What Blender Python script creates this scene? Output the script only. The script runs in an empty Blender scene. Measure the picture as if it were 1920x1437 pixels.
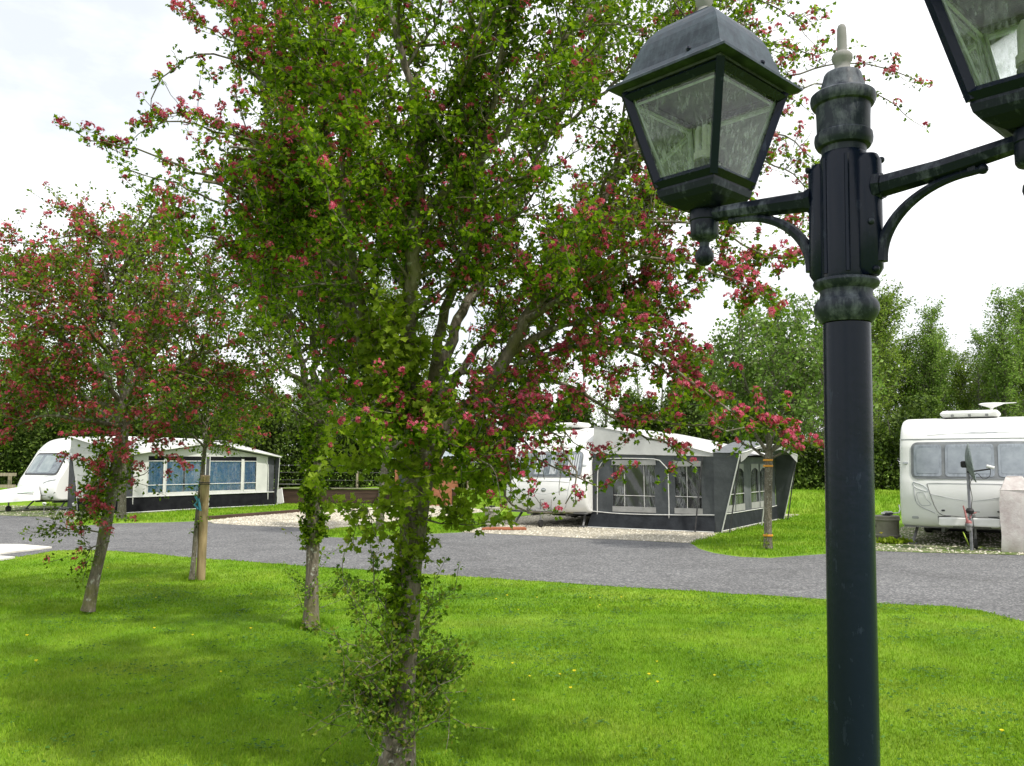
import bpy, bmesh, math, random
import numpy as np
from mathutils import Vector, Matrix

SC = bpy.context.scene
COL = SC.collection
RNG = np.random.default_rng(7)
random.seed(7)
PI = math.pi

# ------------------------------------------------------------------ camera
F, CX, CY, HZ, EYE = 1600.0, 960.0, 718.5, 870.0, 1.55
PIT = math.atan((HZ - CY) / F)
FW = np.array([0, math.cos(PIT), math.sin(PIT)])
UP = np.array([0, -math.sin(PIT), math.cos(PIT)])

def ray(u, v):
    return np.array([(u - CX) / F, 0, 0]) - (v - CY) / F * UP + FW

def P(u, v, d):                       # point seen at (u,v) lying d metres ahead
    r = ray(u, v)
    return np.array([0, 0, EYE]) + r * (d / r[1])

def G(u, v, z=0.0):                   # point on the ground seen at (u,v)
    r = ray(u, v)
    return np.array([0, 0, EYE]) + r * ((z - EYE) / r[2])

def proj(p):
    p = np.asarray(p, float) - np.array([0, 0, EYE])
    c = p @ FW
    return CX + F * p[..., 0] / c, CY - F * (p @ UP) / c

cam = bpy.data.cameras.new('camera')
cam.sensor_fit = 'HORIZONTAL'; cam.sensor_width = 36; cam.lens = F / 1920 * 36
cam.clip_start = 0.05; cam.clip_end = 2000
co = bpy.data.objects.new('camera', cam); COL.objects.link(co)
co.location = (0, 0, EYE); co.rotation_euler = (PI / 2 + PIT, 0, 0)
SC.camera = co

# ------------------------------------------------------------------ tagging
def tag(o, label=None, cat=None, group=None, kind=None):
    if label: o['label'] = label
    if cat: o['category'] = cat
    if group: o['group'] = group
    if kind: o['kind'] = kind
    return o

def empty(name, loc=(0, 0, 0), rz=0.0):
    o = bpy.data.objects.new(name, None)
    COL.objects.link(o); o.location = loc; o.rotation_euler = (0, 0, rz)
    o.empty_display_size = 0.1
    return o

def link(name, me, mat=None, parent=None):
    o = bpy.data.objects.new(name, me); COL.objects.link(o)
    if mat is not None:
        me.materials.append(mat)
    if parent is not None:
        o.parent = parent
    return o

def kids(o):
    return [c for c in bpy.data.objects if c.parent == o]

def copy_tree(o, parent=None):
    c = o.copy(); COL.objects.link(c); c.parent = parent
    for ch in kids(o):
        copy_tree(ch, c)
    return c

def np_mesh(name, verts, loops, sizes, mat=None, parent=None, smooth=False):
    me = bpy.data.meshes.new(name)
    verts = np.ascontiguousarray(verts, dtype=np.float32).reshape(-1, 3)
    loops = np.ascontiguousarray(loops, dtype=np.int32).ravel()
    sizes = np.ascontiguousarray(sizes, dtype=np.int32).ravel()
    me.vertices.add(len(verts)); me.vertices.foreach_set('co', verts.ravel())
    me.loops.add(len(loops)); me.loops.foreach_set('vertex_index', loops)
    me.polygons.add(len(sizes))
    st = np.zeros(len(sizes), np.int32); st[1:] = np.cumsum(sizes)[:-1]
    me.polygons.foreach_set('loop_start', st)
    me.polygons.foreach_set('loop_total', sizes)
    me.polygons.foreach_set('use_smooth', np.full(len(sizes), smooth))
    me.update(calc_edges=True)
    return link(name, me, mat, parent)

class MB:
    """collects shapes; build() links them as one mesh object"""
    def __init__(s):
        s.v = []; s.f = []; s.sm = []
    def add(s, vs, fs, smooth=False):
        b = len(s.v)
        s.v += [tuple(float(c) for c in p) for p in vs]
        for f in fs:
            s.f.append(tuple(b + i for i in f)); s.sm.append(smooth)
        return s
    def box(s, c, d, rz=0.0, bev=0.0):
        hx, hy, hz = d[0] / 2, d[1] / 2, d[2] / 2
        ca, sa = math.cos(rz), math.sin(rz)
        def T(x, y, z):
            return (c[0] + x * ca - y * sa, c[1] + x * sa + y * ca, c[2] + z)
        b = min(bev, hx * .9, hy * .9, hz * .9)
        if b <= 0:
            vs = [T(x, y, z) for z in (-hz, hz) for x, y in ((-hx, -hy), (hx, -hy), (hx, hy), (-hx, hy))]
            fs = [(3, 2, 1, 0), (4, 5, 6, 7)] + [(i, (i + 1) % 4, 4 + (i + 1) % 4, 4 + i) for i in range(4)]
            return s.add(vs, fs)
        oct_ = lambda x, y: ((-x + b, -y), (x - b, -y), (x, -y + b), (x, y - b), (x - b, y), (-x + b, y), (-x, y - b), (-x, -y + b))
        rings = [(-hz, hx - b, hy - b), (-hz + b, hx, hy), (hz - b, hx, hy), (hz, hx - b, hy - b)]
        vs = []
        for z, x, y in rings:
            vs += [T(px, py, z) for px, py in oct_(max(x, b * 1.01), max(y, b * 1.01))]
        fs = [tuple(range(7, -1, -1)), tuple(range(24, 32))]
        for r in range(3):
            fs += [(r * 8 + i, r * 8 + (i + 1) % 8, r * 8 + 8 + (i + 1) % 8, r * 8 + 8 + i) for i in range(8)]
        return s.add(vs, fs)
    def tube(s, pts, r, n=8, smooth=True, caps=True, flat=1.0):
        pts = [np.asarray(p, float) for p in pts]
        m = len(pts)
        rr = [r] * m if np.isscalar(r) else list(r)
        vs = []; fs = []
        ref = None
        for i in range(m):
            t = pts[min(i + 1, m - 1)] - pts[max(i - 1, 0)]
            t = t / (np.linalg.norm(t) + 1e-12)
            if ref is None:
                ref = np.array([0, 0, 1.0]) if abs(t[2]) < .9 else np.array([1.0, 0, 0])
            a = np.cross(t, ref); a /= np.linalg.norm(a) + 1e-12
            b = np.cross(a, t); ref = b
            for k in range(n):
                q = 2 * PI * k / n
                vs.append(pts[i] + rr[i] * (math.cos(q) * a + flat * math.sin(q) * b))
        for i in range(m - 1):
            for k in range(n):
                k2 = (k + 1) % n
                fs.append((i * n + k, i * n + k2, (i + 1) * n + k2, (i + 1) * n + k))
        s.add(vs, fs, smooth)
        if caps:
            s.add(vs[:n], [tuple(range(n - 1, -1, -1))]); s.add(vs[-n:], [tuple(range(n))])
        return s
    def lathe(s, prof, c=(0, 0, 0), n=24, smooth=True, caps=True):
        vs = []; fs = []
        for r, z in prof:
            for k in range(n):
                q = 2 * PI * k / n
                vs.append((c[0] + r * math.cos(q), c[1] + r * math.sin(q), c[2] + z))
        for i in range(len(prof) - 1):
            for k in range(n):
                k2 = (k + 1) % n
                fs.append((i * n + k, i * n + k2, (i + 1) * n + k2, (i + 1) * n + k))
        s.add(vs, fs, smooth)
        if caps:
            s.add(vs[:n], [tuple(range(n - 1, -1, -1))]); s.add(vs[-n:], [tuple(range(n))])
        return s
    def square(s, prof, c=(0, 0, 0), smooth=False, caps=True, m=6):
        """square-section lathe: prof of (half side, z); m points per side"""
        vs = []; fs = []
        base = []
        for k in range(4):
            a = k * PI / 2
            for j in range(m):
                t = -1 + 2 * j / m
                x, y = 1, t
                base.append((x * math.cos(a) - y * math.sin(a), x * math.sin(a) + y * math.cos(a)))
        n = len(base)
        for h, z in prof:
            vs += [(c[0] + h * x, c[1] + h * y, c[2] + z) for x, y in base]
        for i in range(len(prof) - 1):
            for k in range(n):
                k2 = (k + 1) % n
                fs.append((i * n + k, i * n + k2, (i + 1) * n + k2, (i + 1) * n + k))
        s.add(vs, fs, smooth)
        if caps:
            s.add(vs[:n], [tuple(range(n - 1, -1, -1))]); s.add(vs[-n:], [tuple(range(n))])
        return s
    def poly(s, pts):
        return s.add(pts, [tuple(range(len(pts)))])
    def grid(s, fn, us, vs_, smooth=True):
        vs = [fn(a, b) for b in vs_ for a in us]
        n = len(us)
        fs = [(j * n + i, j * n + i + 1, (j + 1) * n + i + 1, (j + 1) * n + i) for j in range(len(vs_) - 1) for i in range(n - 1)]
        return s.add(vs, fs, smooth)
    def ball(s, c, r, n=12, sz=1.0):
        m = max(4, n // 2)
        prof = [(r * math.sin(PI * i / m) + 1e-5, -r * sz * math.cos(PI * i / m)) for i in range(m + 1)]
        return s.lathe(prof, c, n)
    def build(s, name, mat=None, parent=None):
        me = bpy.data.meshes.new(name)
        me.from_pydata(s.v, [], s.f)
        me.polygons.foreach_set('use_smooth', s.sm)
        me.update()
        if any(s.sm): crisp(me)
        return link(name, me, mat, parent)

def crisp(me, ang=math.radians(38)):
    bm = bmesh.new(); bm.from_mesh(me)
    for e in bm.edges:
        if len(e.link_faces) == 2 and e.calc_face_angle(0) > ang: e.smooth = False
    bm.to_mesh(me); bm.free()

def weld(o, d=1e-4):
    bm = bmesh.new(); bm.from_mesh(o.data)
    bmesh.ops.remove_doubles(bm, verts=bm.verts, dist=d)
    bmesh.ops.recalc_face_normals(bm, faces=bm.faces)
    bm.to_mesh(o.data); bm.free(); crisp(o.data)
    return o

def rot2(x, y, a):
    return x * math.cos(a) - y * math.sin(a), x * math.sin(a) + y * math.cos(a)

def inpoly(x, y, poly):
    x = np.asarray(x, float); y = np.asarray(y, float)
    r = np.zeros(x.shape, bool)
    n = len(poly); j = n - 1
    for i in range(n):
        xi, yi = poly[i][0], poly[i][1]; xj, yj = poly[j][0], poly[j][1]
        c = ((yi > y) != (yj > y)) & (x < (xj - xi) * (y - yi) / (yj - yi + 1e-12) + xi)
        r ^= c; j = i
    return r

# ------------------------------------------------------------------ materials
class NT:
    def __init__(s, name):
        s.m = bpy.data.materials.new(name); s.m.use_nodes = True
        s.t = s.m.node_tree; s.t.nodes.clear()
        s.out = s.n('ShaderNodeOutputMaterial')
    def n(s, typ, **kw):
        nd = s.t.nodes.new(typ)
        for k, v in kw.items():
            if k.startswith('_'):
                setattr(nd, k[1:], v)
            else:
                nd.inputs[k.replace('__', ' ')].default_value = v
        return nd
    def l(s, a, b):
        s.t.links.new(a, b)
    def co(s, kind='Object', scale=None):
        c = s.n('ShaderNodeTexCoord').outputs[kind]
        if scale is None:
            return c
        mp = s.n('ShaderNodeMapping'); mp.inputs['Scale'].default_value = scale
        s.l(c, mp.inputs['Vector']); return mp.outputs[0]
    def noise(s, vec, scale, detail=4, rough=.55, dist=0.0):
        t = s.n('ShaderNodeTexNoise'); t.inputs['Scale'].default_value = scale
        t.inputs['Detail'].default_value = detail; t.inputs['Roughness'].default_value = rough
        t.inputs['Distortion'].default_value = dist
        if vec is not None: s.l(vec, t.inputs['Vector'])
        return t.outputs['Fac']
    def ramp(s, fac, stops, interp='LINEAR'):
        r = s.n('ShaderNodeValToRGB'); cr = r.color_ramp; cr.interpolation = interp
        while len(cr.elements) < len(stops): cr.elements.new(.5)
        for e, (p, c) in zip(cr.elements, stops):
            e.position = p
            e.color = (c, c, c, 1) if np.isscalar(c) else (*c, 1)
        s.l(fac, r.inputs[0]); return r.outputs[0]
    def mix(s, fac, a, b, blend='MIX'):
        m = s.n('ShaderNodeMix', _data_type='RGBA', _blend_type=blend)
        for i, x in ((0, fac), (6, a), (7, b)):
            if hasattr(x, 'is_output'): s.l(x, m.inputs[i])
            elif i == 0: m.inputs[0].default_value = x
            else: m.inputs[i].default_value = (*x, 1)
        return m.outputs[2]
    def math(s, op, a, b=None):
        m = s.n('ShaderNodeMath', _operation=op)
        for i, x in ((0, a), (1, b)):
            if x is None: continue
            if hasattr(x, 'is_output'): s.l(x, m.inputs[i])
            else: m.inputs[i].default_value = x
        return m.outputs[0]
    def bump(s, h, strength=.3, dist=.01):
        b = s.n('ShaderNodeBump'); b.inputs['Strength'].default_value = strength
        b.inputs['Distance'].default_value = dist
        s.l(h, b.inputs['Height']); return b.outputs[0]
    def bsdf(s, col, rough=.6, metal=0.0, spec=.5, normal=None, coat=0.0):
        p = s.n('ShaderNodeBsdfPrincipled')
        for k, x in (('Base Color', col), ('Roughness', rough), ('Metallic', metal), ('Specular IOR Level', spec), ('Coat Weight', coat)):
            if hasattr(x, 'is_output'): s.l(x, p.inputs[k])
            elif k == 'Base Color': p.inputs[k].default_value = (*x, 1)
            else: p.inputs[k].default_value = x
        if normal is not None: s.l(normal, p.inputs['Normal'])
        return p.outputs[0]
    def done(s, sh):
        s.l(sh, s.out.inputs['Surface']); return s.m

def mottled(name, c1, c2, scale=4.0, rough=.6, bump=0.0, bscale=None, bdist=.01, spec=.4, lo=.35, hi=.65, stretch=None, metal=0.0, coat=0.0, fine=None):
    t = NT(name)
    v = t.co('Object', stretch)
    n = t.noise(v, scale, 5, .6)
    col = t.ramp(n, [(lo, c1), (hi, c2)])
    if fine:
        nf = t.noise(t.co('Object'), fine[0], 3, .6)
        col = t.mix(fine[1], col, t.ramp(nf, [(.35, .25), (.65, 1.0)]), 'MULTIPLY')
    nm = None
    if bump:
        nm = t.bump(t.noise(v, bscale or scale * 3, 5, .65), bump, bdist)
    return t.done(t.bsdf(col, rough, metal, spec, nm, coat))

def leafmat(name, cols, trans=.35, rough=.5, gscale=1.3, gl=(.75, 1.15)):
    """leaf: colour varies leaf by leaf and clump by clump, thin so light comes through"""
    t = NT(name)
    ri = t.n('ShaderNodeNewGeometry').outputs['Random Per Island']
    k = len(cols)
    c = t.ramp(ri, [(i / max(1, k - 1), x) for i, x in enumerate(cols)])
    n = t.noise(t.co('Object'), gscale, 3, .5)
    c = t.mix(1.0, c, t.ramp(n, [(.35, gl[0]), (.65, gl[1])]), 'MULTIPLY')
    d = t.bsdf(c, rough, 0, .09)
    tr = t.n('ShaderNodeBsdfTranslucent')
    t.l(t.mix(1.0, c, (1.25, 1.3, .7), 'MULTIPLY'), tr.inputs['Color'])
    m = t.n('ShaderNodeMixShader'); m.inputs[0].default_value = trans
    t.l(d, m.inputs[1]); t.l(tr.outputs[0], m.inputs[2])
    return t.done(m.outputs[0])

def glassmat(name, tint=(.8, .85, .85), dirt=.15, dcol=(.6, .65, .62), dscale=30, rough=.05, refl=1.0, thin=.5):
    """thin pane: see-through with sky reflections and a film of dirt"""
    t = NT(name)
    tr = t.n('ShaderNodeBsdfTransparent'); tr.inputs[0].default_value = (*tint, 1)
    gl = t.n('ShaderNodeBsdfGlossy'); gl.inputs['Roughness'].default_value = rough
    fr = t.n('ShaderNodeFresnel'); fr.inputs[0].default_value = 1.5
    m = t.n('ShaderNodeMixShader')
    t.l(t.math('MULTIPLY', fr.outputs[0], refl), m.inputs[0])
    t.l(tr.outputs[0], m.inputs[1]); t.l(gl.outputs[0], m.inputs[2])
    d = t.n('ShaderNodeBsdfDiffuse'); d.inputs[0].default_value = (*dcol, 1)
    tl = t.n('ShaderNodeBsdfTranslucent'); tl.inputs[0].default_value = (*dcol, 1)
    dm = t.n('ShaderNodeMixShader'); dm.inputs[0].default_value = thin
    t.l(d.outputs[0], dm.inputs[1]); t.l(tl.outputs[0], dm.inputs[2])
    n = t.noise(t.co('Object', (1, 1, .3)), dscale, 3, .6)
    n2 = t.noise(t.co('Object'), dscale * .15, 3, .6)
    fac = t.math('MULTIPLY', t.ramp(n, [(.42, .25), (.62, 1.3)]), t.math('MULTIPLY', t.ramp(n2, [(.35, .3), (.65, 1.7)]), dirt))
    m2 = t.n('ShaderNodeMixShader'); t.l(fac, m2.inputs[0])
    t.l(m.outputs[0], m2.inputs[1]); t.l(dm.outputs[0], m2.inputs[2])
    return t.done(m2.outputs[0])

# ------------------------------------------------------------------ world and sun
SUN_EL, SUN_AZ = math.radians(55), math.radians(131)   # azimuth from +Y (away from camera), clockwise: right and a little behind
sd = np.array([math.sin(SUN_AZ) * math.cos(SUN_EL), math.cos(SUN_AZ) * math.cos(SUN_EL), math.sin(SUN_EL)])
w = bpy.data.worlds.new('World'); SC.world = w; w.use_nodes = True
nt = w.node_tree; nt.nodes.clear()
def wn(t): return nt.nodes.new(t)
sky = wn('ShaderNodeTexSky'); sky.sky_type = 'NISHITA'; sky.sun_disc = False
sky.sun_elevation = SUN_EL; sky.sun_rotation = SUN_AZ
sky.dust_density = 2.0; sky.air_density = 1.2
tc = wn('ShaderNodeTexCoord')
mp = wn('ShaderNodeMapping'); mp.inputs['Scale'].default_value = (1, 1, 2.6); mp.inputs['Location'].default_value = (.3, .1, .4)
nz = wn('ShaderNodeTexNoise'); nz.inputs['Scale'].default_value = 2.6; nz.inputs['Detail'].default_value = 7; nz.inputs['Roughness'].default_value = .58
rp = wn('ShaderNodeValToRGB')
rp.color_ramp.elements[0].position = .37; rp.color_ramp.elements[0].color = (.70, .70, .70, 1)
rp.color_ramp.elements[1].position = .53; rp.color_ramp.elements[1].color = (1, 1, 1, 1)
nz2 = wn('ShaderNodeTexNoise'); nz2.inputs['Scale'].default_value = 3.0; nz2.inputs['Detail'].default_value = 6
rp2 = wn('ShaderNodeValToRGB')
rp2.color_ramp.elements[0].position = .36; rp2.color_ramp.elements[0].color = (8.4, 8.65, 9.0, 1)
rp2.color_ramp.elements[1].position = .57; rp2.color_ramp.elements[1].color = (10.8, 10.9, 11.1, 1)
mx = wn('ShaderNodeMix'); mx.data_type = 'RGBA'
bg = wn('ShaderNodeBackground'); bg.inputs['Strength'].default_value = .1
ow = wn('ShaderNodeOutputWorld')
L = nt.links.new
L(tc.outputs['Generated'], mp.inputs['Vector'])
L(mp.outputs[0], nz.inputs['Vector']); L(mp.outputs[0], nz2.inputs['Vector'])
L(nz.outputs['Fac'], rp.inputs[0]); L(nz2.outputs['Fac'], rp2.inputs[0])
L(rp.outputs[0], mx.inputs[0]); L(sky.outputs[0], mx.inputs[6]); L(rp2.outputs[0], mx.inputs[7])
L(mx.outputs[2], bg.inputs['Color']); L(bg.outputs[0], ow.inputs['Surface'])

sl = bpy.data.lights.new('sun', 'SUN'); sl.energy = 3.2; sl.angle = math.radians(2.2); sl.color = (1, .95, .86)
so = bpy.data.objects.new('sun', sl); COL.objects.link(so)
so.rotation_euler = Vector(sd).to_track_quat('Z', 'Y').to_euler()
so.location = (10, -10, 30)

vs = SC.view_settings
SC.display_settings.display_device = 'sRGB'
vs.view_transform = 'Standard'; vs.look = 'None'; vs.exposure = 0.5; vs.gamma = 1.0
try: vs.use_curve_mapping = False
except Exception: pass
try:
    SC.cycles.max_bounces = 8; SC.cycles.transparent_max_bounces = 16
    SC.cycles.diffuse_bounces = 3; SC.cycles.glossy_bounces = 3; SC.cycles.transmission_bounces = 4
    SC.cycles.sample_clamp_indirect = 6.0
except Exception: pass
# ================================================================== GROUND
def grass_col(t):
    v = t.n('ShaderNodeNewGeometry').outputs['Position']
    n1 = t.noise(v, .55, 4, .6)
    n2 = t.noise(v, 2.3, 5, .65)
    c = t.ramp(n1, [(.30, (.118, .252, .013)), (.5, (.178, .325, .019)), (.70, (.255, .38, .038))])
    return t.mix(1.0, c, t.ramp(n2, [(.3, .76), (.7, 1.2)]), 'MULTIPLY')

def mat_ground():
    t = NT('lawn soil and turf')
    c = grass_col(t)
    v = t.n('ShaderNodeNewGeometry').outputs['Position']
    f = t.noise(v, 60, 5, .7)
    c = t.mix(1.0, c, t.ramp(f, [(.3, .55), (.7, 1.15)]), 'MULTIPLY')
    return t.done(t.bsdf(c, .9, 0, .15, t.bump(f, .8, .03)))
def mat_blade():
    t = NT('grass blades')
    c = grass_col(t)
    ri = t.n('ShaderNodeNewGeometry').outputs['Random Per Island']
    c = t.mix(1.0, c, t.ramp(ri, [(0, (.75, .8, .7)), (.6, (1.1, 1.08, 1)), (.93, (1.3, 1.15, 1.2)), (1, (1.7, 1.25, 2.6))]), 'MULTIPLY')
    d = t.bsdf(c, .7, 0, .05)
    tr = t.n('ShaderNodeBsdfTranslucent'); t.l(c, tr.inputs[0])
    m = t.n('ShaderNodeMixShader'); m.inputs[0].default_value = .35
    t.l(d, m.inputs[1]); t.l(tr.outputs[0], m.inputs[2])
    return t.done(m.outputs[0])
def mat_gravel(name, c1, c2, c3, scale=45, weeds=0.0):
    t = NT(name)
    v = t.n('ShaderNodeNewGeometry').outputs['Position']
    vo = t.n('ShaderNodeTexVoronoi'); vo.inputs['Scale'].default_value = scale; t.l(v, vo.inputs['Vector'])
    rgb = t.n('ShaderNodeSeparateColor'); t.l(vo.outputs['Color'], rgb.inputs[0])
    c = t.ramp(rgb.outputs[0], [(0, c1), (.5, c2), (1, c3)])
    dk = t.ramp(vo.outputs['Distance'], [(.25, 1.0), (.75, .45)])
    c = t.mix(1.0, c, dk, 'MULTIPLY')
    n = t.noise(v, .9, 4, .6)
    c = t.mix(1.0, c, t.ramp(n, [(.3, .8), (.7, 1.1)]), 'MULTIPLY')
    if weeds:
        wf = t.ramp(t.noise(v, 1.6, 5, .7), [(.5 - weeds * .2, 0.0), (.62, 1.0)])
        c = t.mix(wf, c, (.09, .15, .02))
    return t.done(t.bsdf(c, .9, 0, .2, t.bump(vo.outputs['Distance'], .7, .02)))
def mat_asphalt():
    t = NT('worn tarmac')
    v = t.n('ShaderNodeNewGeometry').outputs['Position']
    vo = t.n('ShaderNodeTexVoronoi'); vo.inputs['Scale'].default_value = 48; t.l(v, vo.inputs['Vector'])
    rgb = t.n('ShaderNodeSeparateColor'); t.l(vo.outputs['Color'], rgb.inputs[0])
    c = t.ramp(rgb.outputs[0], [(0, (.075, .075, .08)), (.7, (.135, .135, .137)), (1, (.27, .27, .265))])
    n = t.noise(v, .7, 5, .6)
    c = t.mix(1.0, c, t.ramp(n, [(.3, .86), (.7, 1.12)]), 'MULTIPLY')
    st_ = t.ramp(t.noise(v, .28, 6, .7, .8), [(.46, 1.0), (.52, .86), (.6, 1.0)])
    c = t.mix(1.0, c, st_, 'MULTIPLY')
    ck = t.n('ShaderNodeTexVoronoi', _feature='DISTANCE_TO_EDGE'); ck.inputs['Scale'].default_value = .33
    wv = t.n('ShaderNodeVectorMath', _operation='ADD'); t.l(v, wv.inputs[0])
    nc = t.n('ShaderNodeTexNoise'); nc.inputs['Scale'].default_value = 1.8; nc.inputs['Detail'].default_value = 5; t.l(v, nc.inputs['Vector']); t.l(nc.outputs['Color'], wv.inputs[1]); t.l(wv.outputs[0], ck.inputs['Vector'])
    c = t.mix(1.0, c, t.ramp(ck.outputs['Distance'], [(.0, .72), (.006, 1.0)]), 'MULTIPLY')
    mo = t.ramp(t.noise(v, 1.1, 6, .75), [(.66, 0.0), (.72, .55)])
    c = t.mix(mo, c, (.10, .105, .06))
    n3 = t.noise(v, 6, 4, .6)
    c = t.mix(1.0, c, t.ramp(n3, [(.3, .9), (.7, 1.08)]), 'MULTIPLY')
    return t.done(t.bsdf(c, .85, 0, .3, t.bump(rgb.outputs[0], .5, .01)))

M_GROUND = mat_ground(); M_BLADE = mat_blade()
S = 600
gb = MB()
gb.grid(lambda a, b: (a, b, 0), [-S, -60, -20, 0, 20, 60, S], [-S, -20, 0, 20, 60, S], smooth=False)
tag(gb.build('ground', M_GROUND), kind='structure')

NEAR = [(-300, 1066), (0, 1050), (60, 1041), (95, 1034), (150, 1031), (250, 1036), (320, 1042), (400, 1049), (560, 1061), (850, 1080), (1100, 1097),
        (1320, 1110), (1540, 1124), (1640, 1132), (1780, 1138), (1850, 1149), (1920, 1168), (2050, 1215), (2300, 1330)]
FAR = [(2300, 1052), (1920, 1042), (1640, 1034), (1540, 1040), (1440, 1047), (1390, 1045), (1340, 1038), (1310, 1029), (1293, 1019), (1100, 1010),
       (1000, 1005), (865, 999), (800, 1002), (640, 1009), (603, 1007), (612, 998), (618, 992), (580, 990), (480, 987), (400, 982), (385, 977), (320, 980),
       (215, 982), (165, 986), (120, 986), (150, 979), (120, 972), (0, 967), (-300, 960)]
def wob(pts, amp, step=.35, seed=1):
    """pixel list -> ground points, resampled with a slightly ragged edge"""
    r = np.random.default_rng(seed); out = []
    W = [G(*p)[:2] for p in pts]
    for a, b in zip(W[:-1], W[1:]):
        n = max(1, int(np.linalg.norm(b - a) / step))
        n = min(n, 40)
        for k in range(n):
            q = a + (b - a) * k / n
            out.append(q + r.normal(0, amp, 2))
    out.append(W[-1])
    return out
near_w = wob(NEAR, .02, .3, 3)
def sheet(name, pts, z, mat, thick=0):
    bm = bmesh.new()
    vs_ = [bm.verts.new((p[0], p[1], z)) for p in pts]
    f = bm.faces.new(vs_); bm.normal_update()
    if f.normal.z < 0: f.normal_flip()
    if thick:
        r = bmesh.ops.extrude_face_region(bm, geom=[f])
        top = [g for g in r['geom'] if isinstance(g, bmesh.types.BMVert)]
        bmesh.ops.translate(bm, verts=top, vec=(0, 0, thick))
        bmesh.ops.recalc_face_normals(bm, faces=bm.faces)
    else:
        bmesh.ops.triangulate(bm, faces=bm.faces)
    me = bpy.data.meshes.new(name); bm.to_mesh(me); bm.free()
    return link(name, me, mat)
M_ASPH = mat_asphalt()
M_GRAV = mat_gravel('pale limestone gravel', (.36, .32, .24), (.5, .46, .37), (.66, .62, .52))
M_GRAVW = mat_gravel('weedy gravel', (.22, .20, .14), (.33, .3, .23), (.5, .47, .4), weeds=.9)
tag(sheet('road', near_w + wob(FAR, .015, .3, 4), .004, M_ASPH), kind='structure')
g1 = [(385, 977), (400, 982), (480, 987), (580, 990), (618, 992), (640, 990), (705, 982), (800, 972), (905, 961), (935, 951), (850, 946), (740, 950), (610, 957), (490, 966), (385, 977)]
g2 = [(865, 999), (1000, 1005), (1100, 1010), (1293, 1019), (1345, 1003), (1420, 985), (1500, 966), (1450, 955), (1100, 950), (960, 972), (905, 989), (865, 999)]
g3 = [(1640, 1034), (1920, 1042), (2300, 1052), (2300, 990), (1700, 985), (1670, 1003), (1636, 1012), (1640, 1034)]
g4 = [(-300, 960), (0, 967), (120, 972), (152, 978), (180, 968), (240, 966), (520, 946), (560, 942), (300, 930), (-300, 925), (-300, 960)]
for i, (nm, g, m) in enumerate((('gravel_pitch', g1, M_GRAV), ('gravel_pitch', g2, M_GRAV), ('gravel_pitch', g3, M_GRAVW), ('gravel_pitch', g4, M_GRAVW))):
    tag(sheet(nm, wob(g, .025, .25, 10 + i), .008, m), kind='structure')

# loose stones on the gravel: nobody could count them
def stones(seed, n, poly, size, name, mat):
    r = np.random.default_rng(seed)
    W = np.array([G(*p)[:2] for p in poly])
    lo, hi = W.min(0), W.max(0)
    pts = r.uniform(lo, hi, (n * 4, 2)); pts = pts[inpoly(pts[:, 0], pts[:, 1], W)][:n]
    n = len(pts)
    base = np.array([(1, 0, 0), (0, 1, 0), (-1, 0, 0), (0, -1, 0), (0, 0, .7)], float)
    a = r.uniform(0, 6.28, n); s = r.uniform(.5, 1.2, n) * size
    V = np.zeros((n, 5, 3))
    V[:, :, 0] = pts[:, :1] + s[:, None] * (np.cos(a)[:, None] * base[:, 0] - np.sin(a)[:, None] * base[:, 1])
    V[:, :, 1] = pts[:, 1:] + s[:, None] * (np.sin(a)[:, None] * base[:, 0] + np.cos(a)[:, None] * base[:, 1]) * .8
    V[:, :, 2] = .008 + s[:, None] * base[:, 2] * r.uniform(.6, 1.2, (n, 5))
    fl = np.array([(0, 1, 4), (1, 2, 4), (2, 3, 4), (3, 0, 4)]).ravel()
    lp = (np.arange(n)[:, None] * 5 + fl[None]).ravel()
    o = np_mesh(name, V, lp, np.full(n * 4, 3), mat)
    return tag(o, kind='stuff')
M_STONE = leafmat('gravel stones', [(.3, .27, .2), (.5, .46, .37), (.68, .64, .55)], 0.0, .9)
for i, (g, n) in enumerate(((g1, 9000), (g2, 9000), (g3, 3500), (g4, 4000))):
    tag(stones(40 + i, n, g, .026, 'loose_gravel', M_STONE), ['pale loose stones on the empty gravel pitch', 'pale loose stones in front of the charcoal awning',
        'weedy loose stones under the caravan by the lamp post', 'loose stones around the caravan with blue curtained awning'][i], 'gravel')

# the concrete slabs at the edge of the lawn, far left
M_SLAB = mottled('pale concrete', (.5, .48, .43), (.68, .66, .6), 3, .85, .3, 20)
sb_ = sheet('paving_slab', [G(*p)[:2] for p in [(-160, 1023), (40, 1024), (97, 1029), (0, 1041), (-160, 1052)]], .006, M_SLAB, .03)
tag(sb_, 'larger pale concrete slab between lawn and tarmac at far left', 'paving slab')
sb2 = sheet('paving_slab', [G(*p)[:2] for p in [(-160, 1062), (0, 1046), (28, 1048), (0, 1053), (-160, 1074)]], .006, M_SLAB, .03)
tag(sb2, 'smaller pale slab lying in the grass nearest the left edge', 'paving slab')

# grassy bank at the back, the hedge grows on it
def yb(x): return 31.7 - .2 * x
bk = MB()
xs = np.linspace(-45, 45, 60)
prof = [(-3.6, 0.0), (-2.6, .17), (-1.5, .40), (-.5, .56), (0.3, .60), (2, .62), (60, .62)]
def bankz(x, k):
    return prof[k][1] * (1.0 + .1 * math.sin(x * 1.7 + k)) - (.02 if k == 0 else 0)
def prof_y(x, k):
    # behind the empty pitch the bank is cut back to the boards
    dy = prof[k][0]
    if -10.5 < x < -1.2 and k < 5: dy = .35 + .04 * k
    return yb(x) + dy
bk.grid(lambda x, k: (x, prof_y(x, int(k)), bankz(x, int(k))), list(xs), [0, 1, 2, 3, 4, 5, 6])
tag(bk.build('bank', M_GROUND), kind='structure')

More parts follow.
